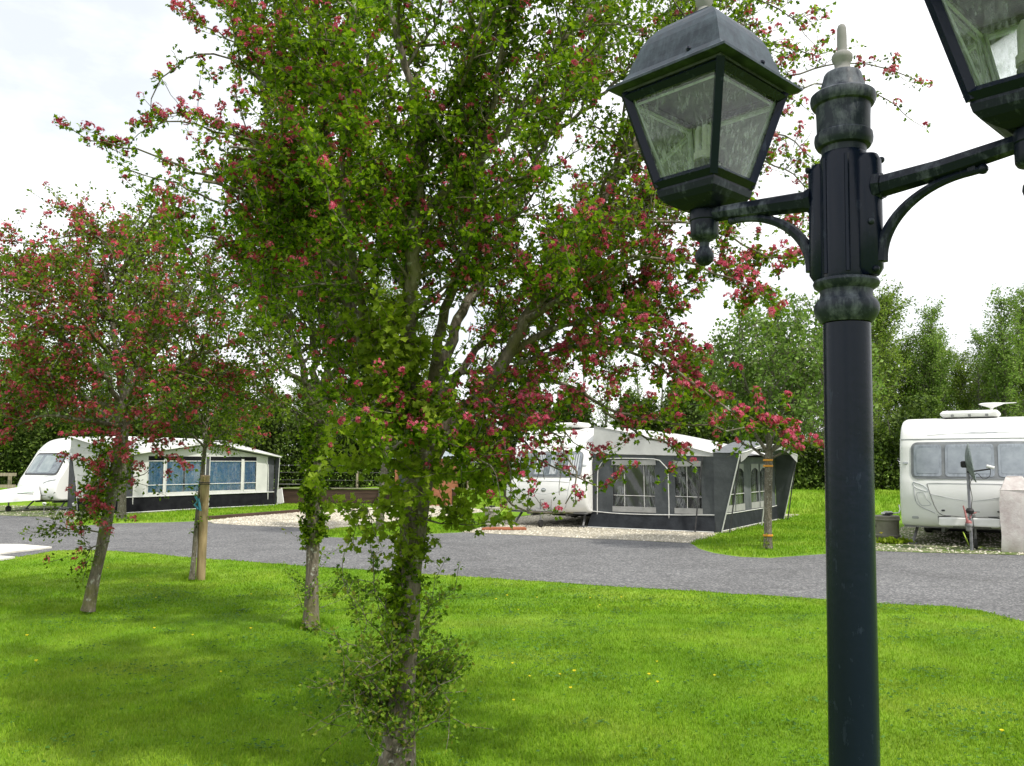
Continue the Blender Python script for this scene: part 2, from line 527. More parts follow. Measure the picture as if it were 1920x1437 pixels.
# ------------------------------------------------------------------ grass blades
LAWN = [tuple(p) for p in near_w]
a0 = G(2300, 1330)[:2]
LAWN += [(6.5, 3.0), (-6.5, 3.0), (-16, 9.0)]
def blades(n, box, dens, poly, hr, wr, seed, avoid=None):
    r = np.random.default_rng(seed)
    x = r.uniform(box[0], box[1], n); y = r.uniform(box[2], box[3], n)
    # patchy sward: taller tussocks here and there
    k = inpoly(x, y, poly) & (r.random(n) < dens(x, y))
    x = x[k]; y = y[k]; n = len(x)
    tall = .5 + .5 * (np.sin(x * 2.1 + 1.3 * np.sin(y * 1.7)) * np.sin(y * 2.7 + np.sin(x * 1.1)))
    h = r.uniform(hr[0], hr[1], n) * (.75 + .5 * tall); wd = r.uniform(wr[0], wr[1], n)
    a = r.uniform(0, 2 * PI, n); le = r.uniform(.15, .9, n) * h; b = a + r.normal(0, .6, n) + PI / 2
    cx, sx = np.cos(a), np.sin(a)
    V = np.zeros((n, 5, 3))
    V[:, 0] = np.stack([x - cx * wd, y - sx * wd, np.zeros(n)], 1)
    V[:, 1] = np.stack([x + cx * wd, y + sx * wd, np.zeros(n)], 1)
    mx_, my_ = x + np.cos(b) * le * .35, y + np.sin(b) * le * .35
    V[:, 2] = np.stack([mx_ + cx * wd * .8, my_ + sx * wd * .8, h * .6], 1)
    V[:, 3] = np.stack([mx_ - cx * wd * .8, my_ - sx * wd * .8, h * .6], 1)
    V[:, 4] = np.stack([x + np.cos(b) * le, y + np.sin(b) * le, h], 1)
    return V
def blade_obj(V, label, name='grass'):
    n = len(V); o = np.arange(n)[:, None] * 5
    lp = np.concatenate([o + [0, 1, 2, 3], o + [3, 2, 4]], 1).ravel()
    ob = np_mesh(name, V, lp, np.tile([4, 3], n), M_BLADE)
    return tag(ob, label, 'grass', kind='stuff')
V1 = blades(820000, (-8.5, 8.5, 3.4, 9.5), lambda x, y: np.clip(1.25 - (y - 3.4) * .16, .3, 1) * (np.abs(x) < .85 * y + 1.2), LAWN, (.012, .030), (.0013, .0028), 11)
V2 = blades(520000, (-15, 11, 9.0, 17), lambda x, y: np.clip(.75 - (y - 9) * .05, .35, 1) * (np.abs(x) < .75 * y + 1), LAWN, (.012, .032), (.003, .0055), 12)
def ring_tuft(u, v, n, r0, r1, hr, seed):
    r = np.random.default_rng(seed); g = G(u, v)
    a = r.uniform(0, 2 * PI, n); q = r0 + (r1 - r0) * r.random(n) ** 1.5
    x = g[0] + np.cos(a) * q; y = g[1] + np.sin(a) * q; h = r.uniform(hr[0], hr[1], n) * (1.15 - .6 * (q - r0) / (r1 - r0)); wd = r.uniform(.0016, .0034, n); b = r.uniform(0, 2 * PI, n); le = h * r.uniform(.2, .8, n)
    V = np.zeros((n, 5, 3)); c, s_ = np.cos(b + PI / 2), np.sin(b + PI / 2)
    for i, (sg, t) in enumerate(((-1, 0), (1, 0), (.75, .6), (-.75, .6), (0, 1))):
        V[:, i] = np.stack([x + c * wd * sg + np.cos(b) * le * t * t, y + s_ * wd * sg + np.sin(b) * le * t * t, h * t], 1)
    return V
VT = [ring_tuft(742, 1455, 900, .09, .30, (.03, .09), 1), ring_tuft(583, 1173, 700, .08, .26, (.04, .11), 2), ring_tuft(165, 1144, 700, .07, .24, (.03, .09), 3), ring_tuft(366, 1086, 900, .04, .34, (.04, .12), 4)]
blade_obj(np.concatenate([V1, V2] + VT), 'mown bright green lawn grass in the foreground')
RIGHT = [tuple(G(*p)[:2]) for p in [(1293, 1018), (1310, 1028), (1340, 1037), (1390, 1044), (1440, 1046), (1540, 1039), (1640, 1033), (1640, 1012), (1665, 1000), (1690, 966), (1500, 962), (1420, 983), (1345, 1001)]]
V3 = blades(160000, (2.6, 14, 13, 27), lambda x, y: .45 + 0 * x, RIGHT, (.02, .06), (.005, .009), 13)
VERGE = [tuple(G(*p)[:2]) for p in [(120, 985), (165, 985), (215, 981), (320, 979), (385, 976), (490, 965), (610, 956), (740, 949), (740, 944), (520, 946), (240, 965), (160, 971)]]
V4 = blades(120000, (-17, 0, 20, 36), lambda x, y: .4 + 0 * x, VERGE, (.03, .08), (.007, .012), 14)
STRIP = [tuple(G(*p)[:2]) for p in [(603, 1006), (640, 1008), (800, 1001), (865, 998), (905, 988), (960, 971), (905, 962), (800, 973), (705, 983), (640, 991), (615, 998)]]
V5 = blades(120000, (-7, 2, 16, 28), lambda x, y: .5 + 0 * x, STRIP, (.03, .07), (.006, .011), 15)
blade_obj(np.concatenate([V3]), 'mown grass plot around the young tree with orange ties')
blade_obj(np.concatenate([V4]), 'grass verge below the awning with blue curtains')
blade_obj(np.concatenate([V5]), 'grass tongue between the two gravel pitches')
# rough grass on the bank
r_ = np.random.default_rng(5)
nB = 26000
bx = r_.uniform(-1, 22, nB); kk = r_.uniform(-3.4, .4, nB)
by = yb(bx) + kk; bz = np.interp(kk, [p[0] for p in prof], [p[1] for p in prof]) - .02
hh = r_.uniform(.05, .16, nB); ww = r_.uniform(.008, .014, nB); aa = r_.uniform(0, 6.28, nB)
VB = np.zeros((nB, 5, 3)); lx = r_.normal(0, .05, nB); ly = r_.normal(0, .05, nB)
for i, (sgn, t) in enumerate(((-1, 0), (1, 0), (.7, .6), (-.7, .6), (0, 1))):
    VB[:, i] = np.stack([bx + np.cos(aa) * ww * sgn + lx * t * t, by + np.sin(aa) * ww * sgn + ly * t * t, bz + hh * t], 1)
blade_obj(VB, 'rough longer grass on the bank below the hedge')
# broad-leaved weeds in the lawn (clover, plantain) in patches
M_WEED = leafmat('lawn weed leaves', [(.035, .10, .012), (.06, .15, .02), (.09, .2, .03)], .25, .5)
r_ = np.random.default_rng(21)
cs = []
for _ in range(420):
    x, y = r_.uniform(-4.5, 6), r_.uniform(4.2, 11)
    if not inpoly([x], [y], LAWN)[0]: continue
    m = r_.integers(10, 45); sp = r_.uniform(.04, .16)
    cs.append(np.stack([x + r_.normal(0, sp * 1.5, m), y + r_.normal(0, sp, m)], 1))
cs = np.concatenate(cs); n = len(cs)
a = r_.uniform(0, 6.28, n); s = r_.uniform(.008, .018, n); z = r_.uniform(.015, .045, n)
VW = np.zeros((n, 4, 3))
for i, (p, q) in enumerate(((0, 0), (.5, .55), (0, 1.2), (-.5, .55))):
    VW[:, i] = np.stack([cs[:, 0] + s * (np.cos(a) * q * 1.6 - np.sin(a) * p * 1.6), cs[:, 1] + s * (np.sin(a) * q * 1.6 + np.cos(a) * p * 1.6), z + s * q * r_.uniform(-.5, .6, n)], 1)
tag(np_mesh('lawn_weeds', VW, np.arange(n * 4), np.full(n, 4), M_WEED), 'dark clover and plantain patches scattered in the lawn', 'weeds', kind='stuff')
# fallen tuft and green string by the hitch handled elsewhere

# dandelions dotted over the lawn
M_YEL = mottled('dandelion yellow', (.80, .64, .01), (.88, .76, .03), 40, .6)
M_STEM = mottled('dandelion stem', (.08, .16, .02), (.12, .22, .03), 40, .6)
d0 = empty('dandelion')
db = MB()
for k in range(2):
    rr_, nn, zz = ((.014, 13, .0), (.009, 9, .004))[k]
    for i in range(nn):
        q = 2 * PI * i / nn + k * .3
        db.add([(0, 0, .055 + zz), (rr_ * math.cos(q - .2), rr_ * math.sin(q - .2), .058 + zz), (rr_ * 1.15 * math.cos(q), rr_ * 1.15 * math.sin(q), .062 + zz), (rr_ * math.cos(q + .2), rr_ * math.sin(q + .2), .058 + zz)], [(0, 1, 2, 3)])
db.lathe([(.004, .048), (.006, .055), (.003, .06)], n=8)
db.build('flower_head', M_YEL, d0)
MB().tube([(0, 0, 0), (.004, 0, .03), (0, 0, .05)], .0015, 5).build('stem', M_STEM, d0)
DG = 'yellow dandelions dotted over the lawn'
dpx = [(1232, 1247), (1217, 1275), (1233, 1288), (1050, 1272), (1077, 1269), (1070, 1300), (963, 1322), (844, 1331), (838, 1337), (961, 1252), (972, 1148), (951, 1123), (930, 1129), (1007, 1125), (1106, 1128), (1165, 1126), (1125, 1140),
       (50, 1201), (277, 1104), (202, 1069), (282, 1048), (289, 1186), (361, 1198), (414, 1267), (470, 1187), (471, 1120), (292, 1126), (67, 1250), (1879, 1383), (1340, 1275), (993, 1275)]
for i, (u, v) in enumerate(dpx):
    o = d0 if i == 0 else copy_tree(d0)
    g = G(u, v); o.location = (g[0], g[1], -.004); o.rotation_euler = (0, 0, i * 1.3)
    s = .55 + .35 * ((i * 37) % 10) / 10; o.scale = (s, s, s)
    tag(o, 'small yellow dandelion flower standing in the mown lawn', 'dandelion', DG)
# ================================================================== TREES
def bark(name, c1, c2, lich, sc=1.0, moss=None):
    t = NT(name)
    v = t.co('Object', (14 * sc, 14 * sc, 3.0 * sc))
    n = t.noise(v, 2.2, 6, .65, .4)
    c = t.ramp(n, [(.33, c1), (.62, c2)])
    lf = t.ramp(t.noise(t.co('Object'), 22 * sc, 4, .6), [(.58, 0.0), (.66, 1.0)])
    c = t.mix(lf, c, lich)
    if moss:
        mf = t.ramp(t.noise(t.co('Object'), 4 * sc, 3, .6), [(.5, 0.0), (.65, .8)])
        c = t.mix(mf, c, moss)
    return t.done(t.bsdf(c, .9, 0, .2, t.bump(n, 1.0, .025)))
M_BARK = bark('hawthorn bark', (.07, .058, .042), (.21, .18, .14), (.36, .36, .31), 1, (.12, .12, .035))
M_BARK2 = bark('young bark', (.08, .07, .05), (.2, .18, .14), (.3, .3, .26), 1.5)
M_TWIG = bark('belt bark', (.08, .075, .06), (.19, .18, .15), (.28, .28, .25), .6)
HAW = [(.03, .062, .004), (.082, .162, .007), (.13, .23, .009), (.195, .305, .014), (.27, .37, .026)]
M_LEAF = leafmat('hawthorn leaf', HAW, .5, .42)
M_LEAFB = leafmat('fresh shoot leaf', [(.13, .20, .012), (.20, .285, .02), (.27, .35, .035)], .42, .42)
M_LEAF3 = leafmat('hawthorn leaf further off', [(.045, .09, .008), (.09, .16, .011), (.135, .21, .015), (.20, .275, .028)], .42, .45)
M_FLOW = leafmat('pink blossom', [(.36, .035, .08), (.48, .062, .125), (.57, .11, .185), (.64, .22, .29)], .25, .6, 3.0, (.75, 1.15))
M_FLOWP = leafmat('paler pink blossom', [(.44, .045, .085), (.55, .09, .14), (.62, .19, .24)], .25, .6, 3.0, (.75, 1.15))

def catmull(pts, step):
    pts = np.asarray(pts, float)
    p = np.vstack([2 * pts[0] - pts[1], pts, 2 * pts[-1] - pts[-2]])
    out = []
    for i in range(1, len(p) - 2):
        n = max(1, int(np.linalg.norm(p[i + 1][:3] - p[i][:3]) / step))
        t = (np.arange(n) / n)[:, None]
        a, b, c, d = p[i - 1], p[i], p[i + 1], p[i + 2]
        out.append(.5 * (2 * b + (c - a) * t + (2 * a - 5 * b + 4 * c - d) * t * t + (3 * b - a - 3 * c + d) * t ** 3))
    out.append(pts[-1:])
    return np.vstack(out)

LEAF5 = [(0, 0), (.30, .22), (.17, .40), (.46, .60), (.20, .74), (0, 1.0)]
def leaf_arrays(pos, ax, size, r, lobed=True):
    """pos, ax (unit axes), size -> verts, loops, sizes"""
    n = len(pos)
    ref = r.normal(0, 1, (n, 3)); ref[:, 2] += .9          # blades tend to face up
    sd_ = np.cross(ax, ref); sd_ /= np.linalg.norm(sd_, axis=1)[:, None] + 1e-9
    nr = np.cross(sd_, ax)
    fold = r.uniform(.05, .35, n)[:, None]; curl = r.uniform(-.35, .25, n)[:, None]
    s = size[:, None]
    if lobed:
        half = LEAF5
        V = np.zeros((n, 10, 3))
        idx = [(x, y) for x, y in half] + [(-x, y) for x, y in half[1:5]]
        for i, (x, y) in enumerate(idx):
            V[:, i] = pos + s * (ax * y + sd_ * x * 1.05 + nr * (abs(x) * fold + curl * y * y))
        o = np.arange(n)[:, None] * 10
        lp = np.concatenate([o + [0, 1, 2, 3, 4, 5], o + [5, 9, 8, 7, 6, 0]], 1).ravel()
        return V, lp, np.full(2 * n, 6)
    V = np.zeros((n, 4, 3))
    for i, (x, y) in enumerate(((0, 0), (.36, .5), (0, 1.0), (-.36, .5))):
        V[:, i] = pos + s * (ax * y + sd_ * x + nr * (abs(x) * fold + curl * y * y))
    return V, np.arange(4 * n), np.full(n, 4)

def unit(v):
    return v / (np.linalg.norm(v, axis=-1, keepdims=True) + 1e-12)

FLOR = [(0, 0, .25)] + [(math.cos(2 * PI * i / 5 + k * PI / 5) * (1.0 if k == 0 else .55), math.sin(2 * PI * i / 5 + k * PI / 5) * (1.0 if k == 0 else .55), .45 if k == 0 else .1) for i in range(5) for k in (0, 1)]
def flower_arrays(pos, up, rad, r, nf=13, fs=.0085):
    """corymbs: each a dome of small double florets"""
    n = len(pos); N = n * nf
    d = r.normal(0, 1, (n, nf, 3)); d = unit(d + up[:, None] * 1.1)
    c = (pos[:, None] + d * rad[:, None, None] * r.uniform(.65, 1.05, (n, nf, 1))).reshape(N, 3)
    ax = unit(d.reshape(N, 3) + r.normal(0, .25, (N, 3)))
    t = unit(np.cross(ax, r.normal(0, 1, (N, 3)))); b = np.cross(ax, t)
    s = (fs * r.uniform(.7, 1.2, N))[:, None]
    V = np.zeros((N, 11, 3))
    for i, (x, y, z) in enumerate(FLOR):
        V[:, i] = c + s * (t * x + b * y + ax * z * .9)
    f = np.array([(0, 1 + i, 1 + (i + 1) % 10) for i in range(10)]).ravel()
    lp = (np.arange(N)[:, None] * 11 + f[None]).ravel()
    return V, lp, np.full(N * 10, 3)

class Tree:
    def __init__(s, seed, mask=None, scale=1.0, dens=None, fl=.05, flmap=None, sp=None):
        s.r = np.random.default_rng(seed); s.tubes = []; s.ros = []; s.mask = mask; s.k = scale
        s.dens = dens; s.fl = fl; s.flmap = flmap; s.up = .12
        s.sp = dict(c1=.11, l1=(.35, .85), c2=.075, l2=(.12, .32), r1=.05, r2=.032)
        if sp: s.sp.update(sp)
    def tube(s, pts, rad, n):
        s.tubes.append((pts, rad, n))
    def inside(s, p):
        if s.mask is None: return True
        u, v = proj(p)
        if v < 0: u = u  # above the frame: keep to the width only
        return bool(inpoly([u], [max(v, -260)], s.mask)[0])
    def limb(s, pts, r0, r1, n=8, spawn=True, start=.2, fl=None, jit=.006, leafy=False, dense=1.0, lk=1.0):
        p = catmull(pts, .06 * s.k)
        m = len(p)
        p[1:-1] += s.r.normal(0, jit * s.k, (m - 2, 3)) if m > 2 else 0
        t = np.linspace(0, 1, m)
        rad = r0 + (r1 - r0) * t ** .8
        s.tube(p, rad, n)
        if not spawn: return p
        L = np.concatenate([[0], np.cumsum(np.linalg.norm(np.diff(p, axis=0), axis=1))])
        q = start * L[-1]
        while q < L[-1]:
            i = min(m - 2, int(np.searchsorted(L, q)))
            tan = unit(p[i + 1] - p[max(0, i - 1)])
            f = q / L[-1]
            ln = s.r.uniform(*s.sp['l1']) * s.k * lk * (1.05 - .5 * f)
            s.branch(p[i], tan, ln, min(rad[i] * .6, .011 * s.k), 1, fl)
            q += s.sp['c1'] * s.k * s.r.uniform(.6, 1.4) / dense
        if leafy:
            for i in range(int(m * start), m):
                if s.r.random() < .9: s.rosette(p[i], unit(p[min(i + 1, m - 1)] - p[i - 1]), fl)
        s.branch(p[-1], unit(p[-1] - p[-2]), s.r.uniform(.12, .25) * s.k, r1, 2, fl, .35)
        return p
    def spray(s, pts, r0, fl=.4, side=1.0, lk=.5, n=5):
        """an outer branch that carries its own leaves and blossom all along"""
        p = s.limb(pts, r0, .003 * s.k, n, True, .03, fl, .008, True, side, lk)
    def branch(s, o, tan, ln, rad, lvl, fl, spread=.95):
        r = s.r
        d = unit(tan * .55 + unit(np.cross(tan, r.normal(0, 1, 3))) * spread * r.uniform(.6, 1.1) + np.array([0, 0, s.up]))
        for _ in range(3):
            if s.inside(o + d * ln): break
            ln *= .6; d = unit(d + r.normal(0, .5, 3))
        else:
            return
        if s.dens is not None and s.dens(*proj(o + d * ln)) == 0: return
        st = .06 * s.k if lvl == 1 else .045 * s.k
        m = max(2, int(ln / st)) + 1
        p = np.zeros((m, 3)); p[0] = o
        for i in range(1, m):
            d = unit(d + r.normal(0, .16, 3) + np.array([0, 0, .05 if lvl == 1 else .02]))
            p[i] = p[i - 1] + d * ln / (m - 1)
        rd = np.linspace(max(rad, .0022 * s.k), .0014 * s.k, m)
        s.tube(p, rd, 4 if lvl == 1 else 3)
        sp = s.sp
        if lvl == 1:
            q = .18 * ln
            while q < ln:
                i = min(m - 2, int(q / ln * (m - 1)))
                s.branch(p[i], unit(p[i + 1] - p[i]), r.uniform(*sp['l2']) * s.k, rd[i] * .7, 2, fl)
                q += sp['c2'] * s.k * r.uniform(.6, 1.4)
            gap = sp['r1']
        else:
            gap = sp['r2']
        q = gap * s.k * r.random()
        while q < ln:
            f = q / ln * (m - 1); i = min(m - 2, int(f))
            s.rosette(p[i] + (p[i + 1] - p[i]) * (f - i), unit(p[i + 1] - p[i]), fl)
            q += gap * s.k * r.uniform(.6, 1.4)
        s.rosette(p[-1], unit(p[-1] - p[-2]), None if fl is None else min(1, fl * 1.5))
    def rosette(s, p, ax, fl):
        if s.dens is not None or s.flmap is not None:
            u, v = proj(p)
            if s.dens is not None and s.r.random() > s.dens(u, v): return
        f = s.fl if fl is None else fl
        if s.flmap is not None and fl is None: f = s.flmap(u, v)
        s.ros.append((p, ax, s.r.random() < f))
    def wood(s, name, mat, parent):
        vs = []; lp = []; b = 0
        for pts, rad, n in s.tubes:
            m = len(pts)
            t = np.zeros_like(pts); t[1:-1] = pts[2:] - pts[:-2] if m > 2 else 0
            t[0] = pts[1] - pts[0]; t[-1] = pts[-1] - pts[-2]; t = unit(t)
            ref = np.array([.31, .77, .2])
            a = unit(np.cross(t, ref)); c = np.cross(t, a)
            q = 2 * PI * np.arange(n) / n
            ring = pts[:, None] + np.asarray(rad)[:, None, None] * (np.cos(q)[None, :, None] * a[:, None] + np.sin(q)[None, :, None] * c[:, None])
            vs.append(ring.reshape(-1, 3))
            i = np.arange(m - 1)[:, None]; k = np.arange(n)[None]; k2 = (k + 1) % n
            lp.append(np.stack([b + i * n + k, b + i * n + k2, b + (i + 1) * n + k2, b + (i + 1) * n + k], -1).ravel())
            b += m * n
        v = np.vstack(vs); l = np.concatenate(lp)
        return np_mesh(name, v - np.array(parent.location), l, np.full(len(l) // 4, 4), mat, parent, True)
    def leaves(s, name, mat, parent, per=5, size=(.022, .04), lobed=True, rad=.022, sel=None):
        R = s.ros if sel is None else [x for x in s.ros if sel(x)]
        n = len(R); r = s.r
        P_ = np.array([x[0] for x in R]); A = np.array([x[1] for x in R])
        pos = np.repeat(P_, per, 0); ax = np.repeat(A, per, 0)
        d = unit(r.normal(0, 1, pos.shape) + ax * .5 + np.array([0, 0, .25]))
        pos = pos + d * rad * s.k * r.uniform(.1, 1.0, (len(pos), 1))
        keep = r.random(len(pos)) < .92
        pos, d = pos[keep], d[keep]
        d = unit(d + np.array([0, 0, -.25]))
        V, lp, sz = leaf_arrays(pos, d, r.uniform(*size, len(pos)), r, lobed)
        return np_mesh(name, V - np.array(parent.location), lp, sz, mat, parent)
    def blossom(s, name, mat, parent, rad=(.014, .026), nf=13, fs=.0085, off=.02):
        R = [x for x in s.ros if x[2]]
        if not R: return None
        r = s.r
        P_ = np.array([x[0] for x in R]); A = np.array([x[1] for x in R])
        up = unit(A * .4 + r.normal(0, .5, P_.shape) + np.array([0, 0, .8]))
        V, lp, sz = flower_arrays(P_ + up * off, up, r.uniform(*rad, len(P_)), r, nf, fs)
        return np_mesh(name, V - np.array(parent.location), lp, sz, mat, parent)

def px(pts, d0):
    return np.array([P(q[0], q[1], d0 + (q[2] if len(q) > 2 else 0)) for q in pts])

# ------------------------------------------------------------------ 1: the big hawthorn in front
D1 = 4.45
MASK1 = [(330, -300), (390, -60), (425, 60), (470, 150), (485, 240), (445, 260), (415, 290), (405, 340), (390, 440), (430, 520), (490, 640), (560, 700), (640, 800), (700, 860), (830, 850), (980, 860),
         (1060, 820), (1040, 740), (1230, 690), (1260, 620), (1260, 560), (1420, 540), (1380, 440), (1400, 380), (1490, 330), (1500, 260), (1450, 170), (1540, 120), (1420, 60), (1440, -60), (1460, -300)]
spots = [(1000, 840, 130, .5), (900, 760, 120, .3), (1180, 450, 130, .28), (930, 500, 150, .22), (450, 290, 140, .22), (700, 760, 120, .2), (1400, 500, 100, .4), (1260, 380, 90, .3), (620, 450, 120, .1),
         (1200, 640, 120, .25), (860, 250, 160, .06), (1450, 250, 120, .35), (700, 100, 120, .12), (1100, 60, 120, .10), (380, 330, 120, .3), (480, 60, 120, .2)]
def flm1(u, v):
    f = .03
    for a, b, s, w in spots: f += w * math.exp(-((u - a) ** 2 + (v - b) ** 2) / (2 * s * s))
    return min(f * .40, .34)
def dens1(u, v):
    if v < -120: return .3
    if u > 860 and v > 985 or u > 1105 and v > 925 or u > 1320 and v > 850: return 0
    d = .97
    if u > 780 and v < 480: d = .62
    if u > 1130 and v < 460: d = .42
    if u < 520 and v < 620: d = .75
    if u < 640 and 480 < v < 720: d = .62
    if 780 < u < 1000 and 560 < v < 700: d = .5
    if 880 < u < 1130 and v > 770: d = .5
    if 965 < u < 1130 and v > 800: d = .3
    return d
T1 = Tree(101, MASK1, 1.0, dens1, .05, flm1, dict(c1=.07, l1=(.3, .8), c2=.05, l2=(.1, .28), r1=.045, r2=.032))
tr = T1
trunk1 = px([(742, 1462), (752, 1330, .0), (760, 1200), (768, 1080, .01), (776, 980, .02), (786, 900, .03), (800, 835, .04)], D1)
tp = catmull(trunk1, .05); m = len(tp)
z = tp[:, 2]
tr_r = np.interp(z, [-.05, .05, .2, .5, 1.0, 1.35, 1.62], [.118, .092, .076, .066, .063, .068, .088])
tr.tube(tp, tr_r * (1 + .06 * np.sin(z * 11)), 14)
def limb1(pts, r0, r1, **k): return T1.limb(px(pts, D1), r0, r1, **k)
# main leaders
limb1([(792, 900, .03), (830, 820, .03), (890, 750, 0), (945, 680, -.05), (985, 600, -.1), (1030, 530, -.1), (1090, 440, -.2), (1150, 340, -.3), (1230, 220, -.35), (1290, 90, -.4), (1330, -60, -.4)], .048, .007, n=10, start=.3)
limb1([(785, 860, .0), (775, 760, -.15), (766, 660, -.3), (772, 560, -.45), (777, 450, -.55), (786, 320, -.6), (791, 240, -.6)], .044, .029, n=9, start=.35)
limb1([(791, 245, -.6), (770, 160, -.62), (745, 70, -.65), (722, -40, -.65), (700, -160, -.6)], .024, .006, start=.1)
limb1([(791, 245, -.6), (845, 190, -.65), (900, 115, -.7), (950, 50, -.7), (1000, -30, -.7), (1040, -140, -.7)], .022, .006, start=.1)
limb1([(780, 430, -.56), (850, 345, -.6), (930, 270, -.65), (985, 190, -.7), (1040, 100, -.7), (1110, 10, -.7), (1160, -80, -.7)], .026, .007, start=.12)
limb1([(805, 790, .05), (830, 690, .25), (860, 600, .4), (915, 500, .55), (960, 400, .7), (1010, 290, .8), (1080, 160, .9), (1120, 20, 1.0)], .04, .008, start=.25)
limb1([(800, 800, .08), (850, 720, .35), (905, 640, .6), (975, 560, .85), (1060, 470, 1.1), (1140, 400, 1.2)], .03, .007, start=.3)
limb1([(815, 740, .0), (822, 640, -.15), (850, 540, -.35), (880, 430, -.5), (900, 300, -.6), (930, 160, -.7), (960, 0, -.75)], .034, .008, start=.3)
limb1([(780, 830, .05), (735, 750, .1), (690, 670, .1), (655, 570, .15), (630, 480, .1), (612, 380, .05), (618, 270, 0), (605, 150, 0), (590, 30, 0), (580, -80, 0)], .05, .008, n=9, start=.28)
limb1([(690, 670, .1), (640, 600, .3), (590, 520, .5), (545, 430, .6), (520, 330, .7), (500, 220, .8), (480, 90, .8), (460, -60, .8)], .03, .007, start=.2)
limb1([(640, 520, .1), (570, 440, -.15), (500, 390, -.3), (430, 350, -.45), (380, 340, -.5)], .026, .007, start=.2)
limb1([(625, 430, .1), (560, 340, -.2), (500, 290, -.4), (430, 275, -.5)], .022, .006, start=.2)
limb1([(616, 330, .0), (560, 240, -.1), (510, 170, -.15), (450, 120, -.2)], .02, .006, start=.15)
limb1([(612, 200, .0), (560, 110, .1), (500, 40, .15), (450, -20, .2)], .018, .005, start=.1)
limb1([(735, 750, .1), (690, 620, -.3), (660, 500, -.55), (640, 380, -.75), (650, 240, -.9), (660, 80, -1.0), (670, -60, -1)], .03, .007, start=.3)
limb1([(772, 560, -.45), (720, 460, .1), (690, 340, .7), (680, 220, .85), (690, 90, .9), (700, -40, 1)], .024, .006, start=.15)
limb1([(775, 520, -.5), (830, 440, .1), (880, 350, .7), (900, 230, .8), (905, 100, .9), (910, -30, 1)], .02, .005, start=.15)
limb1([(960, 660, -.05), (1050, 610, .0), (1130, 590, .1), (1200, 580, .1)], .022, .006, start=.15)
limb1([(985, 600, -.1), (1060, 560, -.4), (1140, 510, -.6), (1220, 480, -.7)], .02, .006, start=.15)
limb1([(1030, 530, -.1), (1110, 460, .3), (1190, 400, .5), (1260, 350, .6)], .02, .006, start=.12)
limb1([(1090, 440, -.2), (1180, 390, -.1), (1270, 330, 0), (1340, 280, 0)], .018, .006, start=.1)
limb1([(1160, 330, -.3), (1240, 260, -.1), (1320, 200, 0), (1380, 150, .05)], .016, .005, start=.1)
limb1([(1230, 220, -.35), (1290, 150, -.2), (1360, 90, -.1), (1420, 60, 0)], .014, .005, start=.1)
limb1([(1000, 280, .8), (1090, 210, .7), (1180, 130, .6), (1260, 40, .5), (1330, -40, .5)], .016, .005, start=.1)
limb1([(775, 790, .08), (700, 740, -.15), (640, 740, -.3), (580, 760, -.4)], .02, .006, start=.15)
limb1([(800, 830, .0), (760, 780, -.3), (700, 770, -.5), (660, 790, -.6)], .018, .006, start=.15, fl=.16)
limb1([(690, 670, .1), (620, 640, .0), (560, 600, -.1), (490, 560, -.2)], .02, .006, start=.15)
limb1([(655, 570, .15), (580, 540, .3), (500, 500, .4), (430, 470, .4)], .02, .006, start=.15)
limb1([(860, 700, .3), (920, 690, .5), (1000, 660, .6), (1080, 640, .6)], .015, .005, start=.2)
limb1([(850, 770, .05), (900, 770, .2), (960, 780, .3), (1010, 800, .3)], .018, .005, start=.15, fl=.4)
# sprays that stand out against the sky
def sp1(pts, r0, fl=.4, side=.8, lk=.4): T1.spray(px(pts, D1), r0, fl, side, lk)
MK = T1.mask; T1.mask = None
sp1([(520, 195, -.15), (480, 140, -.2), (430, 112, -.25), (372, 103, -.3), (330, 125, -.3), (305, 150, -.3), (284, 185, -.3)], .008, .2, .45, .07)
sp1([(520, 130, .1), (465, 95, .1), (410, 62, .1), (366, 40, .1), (338, 22, .1)], .008, .6, .45, .08)
sp1([(450, 150, -.2), (440, 60, -.2), (420, 10, -.2), (380, -20, -.2)], .007, .25, .6, .12)
sp1([(560, 300, -.3), (470, 262, -.4), (400, 245, -.45), (340, 228, -.5), (286, 238, -.5)], .009, .55, .5, .10)
sp1([(480, 270, -.4), (400, 222, -.4), (345, 212, -.4), (308, 215, -.4)], .006, .75, .5, .06)
sp1([(540, 390, -.3), (440, 345, -.4), (360, 318, -.5), (290, 290, -.5), (230, 272, -.5), (168, 264, -.5)], .010, .5, .55, .10)
sp1([(500, 420, -.3), (400, 375, -.3), (330, 345, -.3), (290, 335, -.3), (245, 320, -.3)], .008, .12, .5, .09)
sp1([(500, 330, -.3), (465, 250, -.3), (445, 190, -.3), (440, 160, -.3)], .006, .2, .5, .08)
sp1([(600, 480, .1), (500, 450, .3), (420, 450, .3), (340, 440, .3)], .012, .2, .8, .3)
sp1([(420, 560, -.2), (360, 480, 0), (310, 400, .1), (265, 365, .1)], .008, .12, .7, .2)
